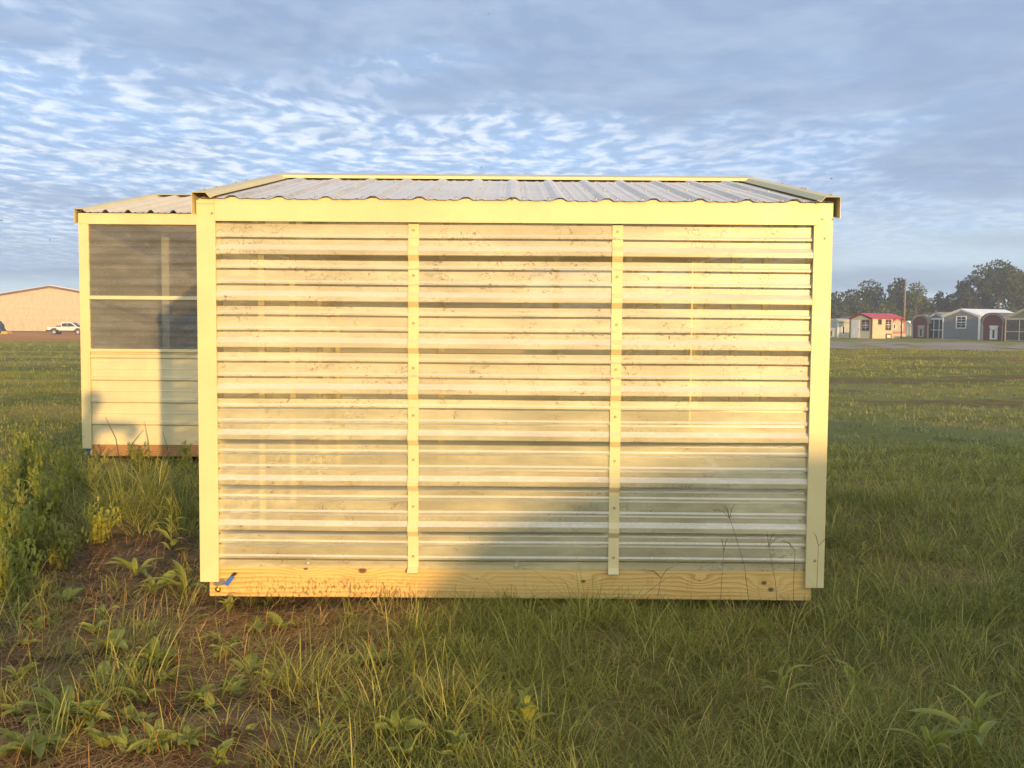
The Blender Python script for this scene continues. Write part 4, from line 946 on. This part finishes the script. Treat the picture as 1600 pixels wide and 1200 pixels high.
# crumbs of soil on the bare ground
N = 2600
sx = rng.uniform(-4.0, 1.0, N); sy = rng.uniform(2.6, 7.8, N); kk = (rng.uniform(size=N) < nearmask(sx, sy)) & ~in_building(sx, sy); sx, sy = sx[kk], sy[kk]
ico = np.array([(0, 0, 1), (.9, 0, .35), (.28, .85, .4), (-.72, .5, .35), (-.72, -.5, .4), (.28, -.85, .35), (.72, .5, -.4), (-.28, .85, -.4), (-.9, 0, -.4), (-.28, -.85, -.4), (.72, -.5, -.4)])
icf = [(0, 1, 2), (0, 2, 3), (0, 3, 4), (0, 4, 5), (0, 5, 1), (1, 6, 2), (2, 7, 3), (3, 8, 4), (4, 9, 5), (5, 10, 1), (2, 6, 7), (3, 7, 8), (4, 8, 9), (5, 9, 10), (1, 10, 6)]
mb = MB()
for xx, yy in zip(sx, sy):
    r_ = 0.004 + 0.016 * rng.uniform() ** 3; zz = g(xx, yy) + r_ * 0.2
    mb.add([(xx + p[0] * r_ * rng.uniform(.7, 1.4), yy + p[1] * r_ * rng.uniform(.7, 1.4), zz + p[2] * r_ * rng.uniform(.5, .9)) for p in ico], icf)
SOILM = painted('crumbly_soil', (0.15, 0.085, 0.045), 0.95, 0.4, damt=0.0, scale=20)
mb.build('soil_crumbs', SOILM, kind='stuff', label='crumbs of brown soil on the bare ground at the left front', cat='soil')
# straw litter
N = 105000
sx = rng.uniform(-4.2, 1.1, N); sy = rng.uniform(2.6, 8.2, N)
kk = (rng.uniform(size=N) < (0.16 + 0.84 * nearmask(sx, sy)) * np.clip(0.62 + 0.6 * hnoise(sx, sy, 41, 1.7), 0.12, 1)) & ~in_building(sx, sy)
sx, sy = sx[kk], sy[kk]; N = len(sx)
blades('dry_straw', np.stack([sx, sy, gz(sx, sy) + rng.uniform(-0.005, 0.02, N)], 1), rng.uniform(0.06, 0.24, N), rng.uniform(0.0011, 0.0029, N), np.clip(rng.normal(0.45, 0.25, N), 0, 1),
       np.where(rng.uniform(size=N) < 0.9, rng.uniform(1.2, 1.62, N), rng.uniform(0.2, 1.0, N)), STRAW, 'dead flattened straw over the bare soil at the left front', 'straw', az=3.0 * hnoise(sx, sy, 44, 2.2) + rng.normal(0, 0.9, N), droop=0.45)
N = 5000
sx = rng.uniform(0.3, 5.5, N); sy = rng.uniform(2.7, 9, N); kk = ~in_building(sx, sy); sx, sy = sx[kk], sy[kk]; N = len(sx)
blades('dry_stems', np.stack([sx, sy, gz(sx, sy)], 1), rng.uniform(0.06, 0.22, N), rng.uniform(0.0014, 0.003, N), np.clip(rng.normal(0.35, 0.25, N), 0, 1), rng.uniform(0.3, 1.5, N), STRAW, 'dead stems mixed through the green grass on the right', 'straw', droop=0.5)

# ------------------------------------------------------------------ broad-leaved weeds
def weed_leaf_mat(name, c0, c1):
    m = bpy.data.materials.new(name); m.use_nodes = True; n = NT(m.node_tree)
    for k in list(n.n): n.n.remove(k)
    o = coords(n); rnd = n.node('ShaderNodeObjectInfo').outputs['Random']
    c = n.mix(n.math('ADD', n.math('MULTIPLY', n.noise(o, 22, 3), 0.5), n.math('MULTIPLY', rnd, 0.6), clamp=True), c0, c1)
    mid = n.step(n.math('ABSOLUTE', n.xyz(o)[1]), 0.02, 0.05, 1, 0)
    c = n.mix(n.math('MULTIPLY', mid, 0.5), c, (0.22, 0.25, 0.09))
    df = n.node('ShaderNodeBsdfPrincipled'); n.put(df.inputs['Base Color'], c); df.inputs['Roughness'].default_value = 0.45; df.inputs['Specular IOR Level'].default_value = 0.35
    tl = n.node('ShaderNodeBsdfTranslucent'); n.put(tl.inputs[0], c)
    mx = n.node('ShaderNodeMixShader'); mx.inputs[0].default_value = 0.5; n.l.new(df.outputs[0], mx.inputs[1]); n.l.new(tl.outputs[0], mx.inputs[2])
    n.l.new(mx.outputs[0], n.node('ShaderNodeOutputMaterial').inputs[0]); return m
WLEAF = weed_leaf_mat('weed_leaf', (0.19, 0.22, 0.032), (0.46, 0.46, 0.08))
def leaf_mesh(width, curl, wav, seg=7):
    """unit-long leaf along +x, midrib folded, edges waved, tip drooping"""
    vs, fs = [], []
    for i in range(seg + 1):
        f = i / seg; wv = width * (math.sin(math.pi * min(1, f * 0.92 + 0.06)) ** 0.75) * (0.25 if i == 0 else 1) * (0 if i == seg else 1)
        zc = 0.35 * math.sin(f * 1.5) - curl * f * f
        for s_ in (-1, -0.5, 0, 0.5, 1): vs.append((f - 0.10 * curl * f * f, s_ * wv, zc + abs(s_) * wv * 0.45 + wav * math.sin(f * 11 + s_ * 2) * abs(s_)))
    for i in range(seg):
        for j in range(4): fs.append((i * 5 + j, i * 5 + j + 1, i * 5 + 6 + j, i * 5 + 5 + j))
    me = bpy.data.meshes.new('leaf'); me.from_pydata(vs, [], fs); me.polygons.foreach_set('use_smooth', [True] * len(me.polygons)); me.materials.append(WLEAF)
    return me
LEAF = [leaf_mesh(0.125, 0.30, 0.016), leaf_mesh(0.16, 0.50, 0.026), leaf_mesh(0.075, 0.6, 0.006), leaf_mesh(0.20, 0.3, 0.030)]
def weed(px, py, n_, size, kinds, label, group=None, up=0.5, tall=0, name='weed_plant', hor=502):
    d = 1600 * CAMH / (py - hor); xx = (px - 800) / 1600 * d
    root = empty(name, (xx, d, g(xx, d) + 0.0), rng.uniform(0, 6.28), label=label, cat='weed', group=group)
    for i in range(n_):
        f = i / n_
        o = bpy.data.objects.new('leaf', LEAF[kinds[i % len(kinds)]]); COL.objects.link(o); o.parent = root
        o.location = (0.006 * rng.normal(), 0.006 * rng.normal(), tall * f + 0.008)
        s_ = size * rng.uniform(0.6, 1.15) * (1 - 0.45 * f if tall else 1)
        o.scale = (s_, s_, s_)
        o.rotation_euler = (rng.normal(0, 0.2), -(up * rng.uniform(0.35, 1.25) + (0.3 * f if tall else 0)), i * 2.4 + rng.normal(0, 0.3))
    if tall: MB().tube([(0, 0, -0.02), (0.01, 0, tall * 0.6), (0.0, 0.01, tall * 1.02)], [0.005, 0.004, 0.002], 6).build('stem', WLEAF, root)
    return root
weed(167, 1010, 9, .15, (1, 3), 'broad upright rosette weed in bare soil, darker of the pair at left front', up=.75)
weed(243, 1030, 14, .15, (0, 1, 0), 'bright yellow green rosette weed just right of the dark broad leaved one', up=.65)
weed(207, 890, 7, .17, (0, 0, 1), 'broad leaved weed on the straw left of the shed corner', up=.7)
weed(262, 855, 16, .17, (0, 2), 'tall leafy weed beside the shed corner, leaves up its stem', up=.35, tall=.34)
weed(232, 915, 10, .20, (2, 0), 'low dark narrow leaved rosette by the shed corner', up=.5)
weed(285, 915, 8, .24, (2,), 'arching narrow leaved weed closest to the shed corner', up=.85)
weed(345, 1008, 6, .10, (3, 0), 'small light weed on the bare soil below the latch', up=.5)
weed(412, 1075, 8, .09, (3, 1), 'short stack of crinkled leaves standing among grass, low centre left', up=.6, tall=.10)
weed(283, 1160, 12, .12, (0, 2), 'dark flat rosette near the bottom edge on the left', up=.35)
weed(335, 1190, 8, .10, (1, 3), 'bright crinkled weed at the bottom edge on the left', up=.6, tall=.05)
weed(85, 1115, 14, .17, (0, 1), 'large leafy weed in the thick grass at the bottom left', up=.5)
weed(30, 1165, 12, .16, (1, 0), 'dark broad weed at the bottom left corner', up=.5)
weed(352, 940, 10, .09, (3, 0), 'small bushy weed under the left end of the base board', up=.6, tall=.05)
weed(400, 965, 7, .10, (3, 1), 'small drooping weed under the base board right of the latch', up=.4)
weed(552, 955, 6, .08, (1, 0), 'tiny sunlit weed under the middle of the board left half', up=.5)
weed(1235, 1085, 7, .22, (2,), 'pale long leaved weed rising from the shaded grass at the right centre', up=.75, tall=.12)
weed(1352, 1075, 6, .20, (2, 0), 'two bladed upright weed in the shaded grass on the right', up=.8, tall=.10)
weed(1545, 1170, 11, .27, (2,), 'big corn like weed with long leaves at the bottom right', up=.85, tall=.12)
weed(1475, 1185, 8, .22, (2,), 'smaller corn like weed left of the big one at the bottom right', up=.85, tall=.08)
weed(720, 1170, 9, .11, (1, 3), 'sunlit crinkled weed at the bottom edge left of centre', up=.6, tall=.07)
weed(825, 1130, 9, .12, (3, 1), 'sunlit weed with toothed leaves at the bottom centre', up=.6, tall=.12)
weed(620, 1130, 8, .12, (0, 3), 'leafy weed half in the grass between straw and lawn', up=.55)
weed(640, 1160, 6, .10, (3, 0), 'low weed behind grass near the bottom, left of the sunlit edge', up=.5)
GRP = 'small leafy weeds scattered on the straw'
for i in range(44):
    pyy = rng.uniform(900, 1190); pxx = rng.uniform(5, 620) if i < 24 else rng.uniform(0, 330)
    weed(pxx, pyy, int(rng.integers(5, 10)), rng.uniform(.055, .12), (0, 1, 3), 'small leafy weed among the scattered ones on the dry straw', GRP, up=.5)
# bushy tall weeds on the left edge and one before the tall shed
def tall_weed(px, py, h, nst, label, leaf=0.05, hor=500, width=0.25):
    d = 1600 * CAMH / (py - hor); xx = (px - 800) / 1600 * d
    root = empty('tall_weed', (xx, d, g(xx, d)), label=label, cat='weed')
    mb = MB(); mats = []
    for s_ in range(nst):
        a = rng.uniform(0, 6.28); q = width * rng.uniform(0.2, 1.0); hh = h * rng.uniform(0.6, 1.05)
        p = [Vector((q * .15 * math.cos(a), q * .15 * math.sin(a), -0.02)), Vector((q * .5 * math.cos(a), q * .5 * math.sin(a), hh * .5)), Vector((q * math.cos(a), q * math.sin(a), hh))]
        mb.tube(p, [0.005, 0.004, 0.0015], 5)
        for i in range(30):
            f = 0.10 + 0.90 * i / 30; c = p[0].lerp(p[1], f * 2) if f < .5 else p[1].lerp(p[2], f * 2 - 1)
            c = c + Vector((rng.normal(0, .022), rng.normal(0, .022), rng.normal(0, .012)))
            mats.append((c, a + i * 2.4, leaf * rng.uniform(.6, 1.3) * (1.25 - .6 * f)))
    mb.build('stem', WLEAF, root)
    lv = LEAF[1]; base = np.array([v.co[:] for v in lv.vertices]); fc = [tuple(p.vertices) for p in lv.polygons]
    fb = MB()
    for c, a, s_ in mats:
        M = Matrix.Translation(c) @ Matrix.Rotation(a, 4, 'Z') @ Matrix.Rotation(-rng.uniform(0.5, 1.5), 4, 'Y') @ Matrix.Scale(s_, 4)
        fb.add([M @ Vector(v) for v in base], fc)
    fb.build('foliage', WLEAF, root, smooth=True, kind='stuff')
    return root
tall_weed(15, 800, .72, 9, 'tall bushy weed at the left edge of the photo', .085)
tall_weed(70, 830, .55, 9, 'bushy weed in front of the tall shed, second from the left edge', .075)
tall_weed(120, 770, .42, 8, 'bushy weed standing just left of the tall shed corner', .07)
tall_weed(20, 880, .38, 8, 'low bushy weed at the left edge, nearest the straw', .075)
tall_weed(214, 735, .34, 3, 'leafy sprig against the brown skid of the tall shed', .09, width=.08)
tall_weed(285, 735, .36, 3, 'leafy sprig against the tall shed near the clear shed corner', .09, width=.08)
tall_weed(60, 740, .40, 7, 'loose weedy clump on the lit lawn left of the tall shed', .06)

for i, (px, py, h_, lf) in enumerate([(8, 850, .46, .07), (42, 870, .36, .065), (66, 800, .44, .06), (30, 770, .5, .06), (96, 735, .38, .055), (52, 735, .42, .06), (10, 925, .30, .065), (150, 830, .22, .06), (84, 865, .24, .06)]):
    tall_weed(px, py, h_, 10, 'sunlit small leaved weed in the mass along the left edge', lf, width=.22)['group'] = 'small leaved weeds massed along the left edge'
# seed stalks of crabgrass before the shed's right end
STK = blade_mat('seed_stalk', (0.09, 0.09, 0.04), (0.16, 0.15, 0.07), (0.22, 0.2, 0.09), .2)
for i, (px, pb, ytop, lean_, lab) in enumerate([(1130, 945, 850, .01, 'short upright seed stalk with three fingers before the board'), (1185, 950, 800, -.12, 'long seed stalk leaning left across the lower panel'), (1225, 950, 840, -.06, 'seed stalk with spread fingers left of the right corner trim'),
        (1243, 955, 850, .0, 'thin upright seed stalk beside the right corner trim'), (1285, 955, 850, .0, 'seed stalk standing against the right corner trim'), (1030, 955, 905, .02, 'low seed stalk against the middle of the board')]):
    d = 4.93; xx = (px - 800) / 1600 * d; h = (pb - ytop) / 1600 * d + 0.06
    root = empty('seed_stalk', (xx, d + .02 * rng.normal(), g(xx, d)), label=lab, cat='grass stalk', group='seed stalks before the clear shed')
    mb = MB().tube([(0, 0, 0), (lean_ * .35, 0, h * .55), (lean_ * 1.0, -0.01, h)], [.0016, .0012, .0009], 5); mb.build('stem', STK, root)
    for k in range((2, 4, 3, 2, 2, 3)[i]):
        a = rng.uniform(-.95, .95); MB().tube([(lean_, -.01, h - .004), (lean_ + .05 * math.sin(a), -.012, h + .045 * math.cos(a)), (lean_ + .09 * math.sin(a * 1.3), -.02, h + .07 * math.cos(a * 1.3))], [.0013, .0016, .0008], 5).build('seed_finger', STK, root)
# stems seen dark against the tall shed's siding
for i, (px, h, ln, lab) in enumerate([(185, .42, -.14, 'long bent stalk crossing the sunlit siding of the tall shed'), (195, .30, .18, 'stalk leaning right over the photographer shadow'), (232, .40, -.05, 'thin stalk near the shade line on the siding'), (262, .32, -.06, 'stalk before the shaded part of the siding')]):
    d = 10.1; xx = (px - 800) / 1600 * d
    root = empty('grass_stalk', (xx, d, g(xx, d)), label=lab, cat='grass stalk', group='stalks before the tall shed')
    MB().tube([(0, 0, 0), (ln * .3, 0, .05 + h * .5), (ln, 0, .05 + h)], [.004, .0035, .0015], 5).build('stem', STK, root)

# ------------------------------------------------------------------ insects in the air
FLY, _, _ = mat('fly_black', (0.02, 0.02, 0.02), 0.4)
for i, (px, py, d, lab) in enumerate([(6, 346, 4.0, 'single fly in the sky by the left edge'), (81, 376, 4.2, 'fly in the sky left of the tall shed'), (1292, 282, 4.0, 'fly above the right roof corner'), (750, 265, 5.0, 'tiny fly above the middle of the ridge'), (760, 32, 4.5, 'fly high in the clouds near the top centre')]):
    xx = (px - 800) / 1600 * d; zz = CAMH + (506 + (px - 800) * .0073 - py) / 1600 * d
    f = empty('fly', (xx, d, zz), rng.uniform(0, 6), label=lab, cat='insect', group='flies hovering round the sheds')
    MB().tube([(-.004, 0, 0), (-.001, 0, .0006), (.003, 0, 0)], [.0009, .0018, .0010], 6).build('body', FLY, f, smooth=True)
    for s_ in (-1, 1): MB().add([(0, 0, .001), (-.005, s_ * .004, .002), (-.0035, s_ * .006, .002), (.001, s_ * .002, .0015)], [(0, 1, 2, 3)]).build('wing', P_SCR, f)

# ------------------------------------------------------------------ the photographer (outside the frame; the shadow falls on the tall shed)
pr = empty('person', (-0.33, -0.52, g(-.33, -.52)), label='photographer in dark clothes holding a phone out in one hand', cat='person')
V_ = {}; VL = []; ED = []; RAD = []
def J(nm, p, r, par=None):
    V_[nm] = len(VL); VL.append((p[0] + .33, p[1] + .52, p[2])); RAD.append(r)
    if par: ED.append((V_[par], V_[nm]))
J('pelvis', (-.23, -.52, .95), .14); J('waist', (-.24, -.52, 1.10), .125, 'pelvis'); J('chest', (-.25, -.52, 1.30), .15, 'waist'); J('ches2', (-.23, -.51, 1.45), .12, 'chest'); J('neck', (-.20, -.50, 1.55), .055, 'ches2')
J('jaw', (-.16, -.47, 1.64), .075, 'neck'); J('head', (-.14, -.475, 1.72), .095, 'jaw'); J('crown', (-.125, -.48, 1.79), .075, 'head')
for s_, sh, el_, wr in ((1, (-.08, -.49, 1.50), (.245, -.33, 1.475), (.135, -.115, 1.34)), (-1, (-.46, -.53, 1.42), (-.56, -.50, 1.13), (-.54, -.42, .90))):
    n_ = str(s_); J('s' + n_, sh, .068, 'ches2'); J('u' + n_, tuple((a + b) / 2 for a, b in zip(sh, el_)), .060, 's' + n_); J('e' + n_, el_, .052, 'u' + n_); J('f' + n_, tuple(a * .6 + b * .4 for a, b in zip(el_, wr)), .04, 'e' + n_); J('w' + n_, wr, .027, 'f' + n_)
    dr = (Vector(wr) - Vector(el_)).normalized() if s_ == -1 else Vector((-.92, .38, .05)).normalized(); sd = Vector((0, 0, 1)).cross(dr).normalized() if s_ == 1 else Vector((0, 1, 0)); up_ = Vector((0, 0, 1)) if s_ == 1 else dr
    pm = Vector(wr) + dr * .05; J('p' + n_, pm, .026, 'w' + n_)
    for k in range(4):
        b0 = pm + (up_ if s_ == 1 else sd) * (.020 - .0135 * k) + dr * .03
        J(f'g{k}a{n_}', b0, .009, 'p' + n_); J(f'g{k}b{n_}', b0 + dr * (.032 - .004 * abs(k - 1)) + Vector((0, .006, 0)), .008, f'g{k}a{n_}'); J(f'g{k}c{n_}', b0 + dr * .045 + Vector((-.006, .016, 0)), .007, f'g{k}b{n_}')
    tb = Vector(wr) + dr * .02 + (up_ if s_ == 1 else sd) * .025; J('t0' + n_, tb, .010, 'w' + n_); J('t1' + n_, tb + dr * .035 + (up_ if s_ == 1 else sd) * .02, .009, 't0' + n_)
for s_ in (1, -1):
    n_ = 'l%d' % s_; J('h' + n_, (-.23 + s_ * .10, -.52, .88), .10, 'pelvis'); J('k' + n_, (-.23 + s_ * .13, -.50, .50), .062, 'h' + n_); J('c' + n_, (-.23 + s_ * .14, -.54, .34), .06, 'k' + n_); J('a' + n_, (-.23 + s_ * .15, -.55, .09), .042, 'c' + n_); J('t' + n_, (-.23 + s_ * .17, -.38, .045), .038, 'a' + n_)
me = bpy.data.meshes.new('body'); me.from_pydata(VL, ED, [])
bd = bpy.data.objects.new('body', me); COL.objects.link(bd); bd.parent = pr
sk = bd.modifiers.new('skin', 'SKIN'); sub = bd.modifiers.new('sub', 'SUBSURF'); sub.levels = 2; sub.render_levels = 2
lay = me.skin_vertices[0].data if me.skin_vertices else None
for i, r_ in enumerate(RAD): lay[i].radius = (r_, r_)
lay[0].use_root = True
m, n, b = mat('clothes_and_skin', (.1, .1, .1), .8, .2); zz = n.xyz(coords(n, 'Object'))[2]; xo = n.xyz(coords(n, 'Object'))[0]
cc = n.mix(n.step(zz, .985, .99), (.05, .06, .10), (.09, .12, .09)); cc = n.mix(n.step(zz, 1.555, 1.56), cc, (.50, .30, .21)); cc = n.mix(n.step(zz, .085, .09), (.03, .03, .03), cc)
arm = n.math('MULTIPLY', n.step(xo, .42, .425), n.step(zz, 1.2, 1.21)); cc = n.mix(arm, cc, (.50, .30, .21)); n.put(b.inputs['Base Color'], cc)
me.materials.append(m)
hr = MB()
for i in range(7):
    pass
bmh = bmesh.new(); bmesh.ops.create_uvsphere(bmh, u_segments=20, v_segments=12, radius=.108)
bmesh.ops.delete(bmh, geom=[v for v in bmh.verts if v.co.z < -.01 and v.co.y > -.02], context='VERTS')
mh = bpy.data.meshes.new('hair'); bmh.to_mesh(mh); bmh.free(); mh.materials.append(BARK)
ho = bpy.data.objects.new('hair', mh); COL.objects.link(ho); ho.parent = pr; ho.location = (.195, .035, 1.755)
ph = empty('phone', (0.02, -0.016, CAMH), label='black phone held out by the photographer', cat='phone')
MB().box(-.075, .075, -.009, 0, -.036, .036).build('case', DARK, ph, bevel=.003); MB().box(-.07, .07, -.0105, -.0091, -.032, .032).build('screen', P_GLS, ph)
MB().tube([(-.02, 0, 0), (-.02, .003, 0)], .008, 12).build('lens', P_GLS, ph)
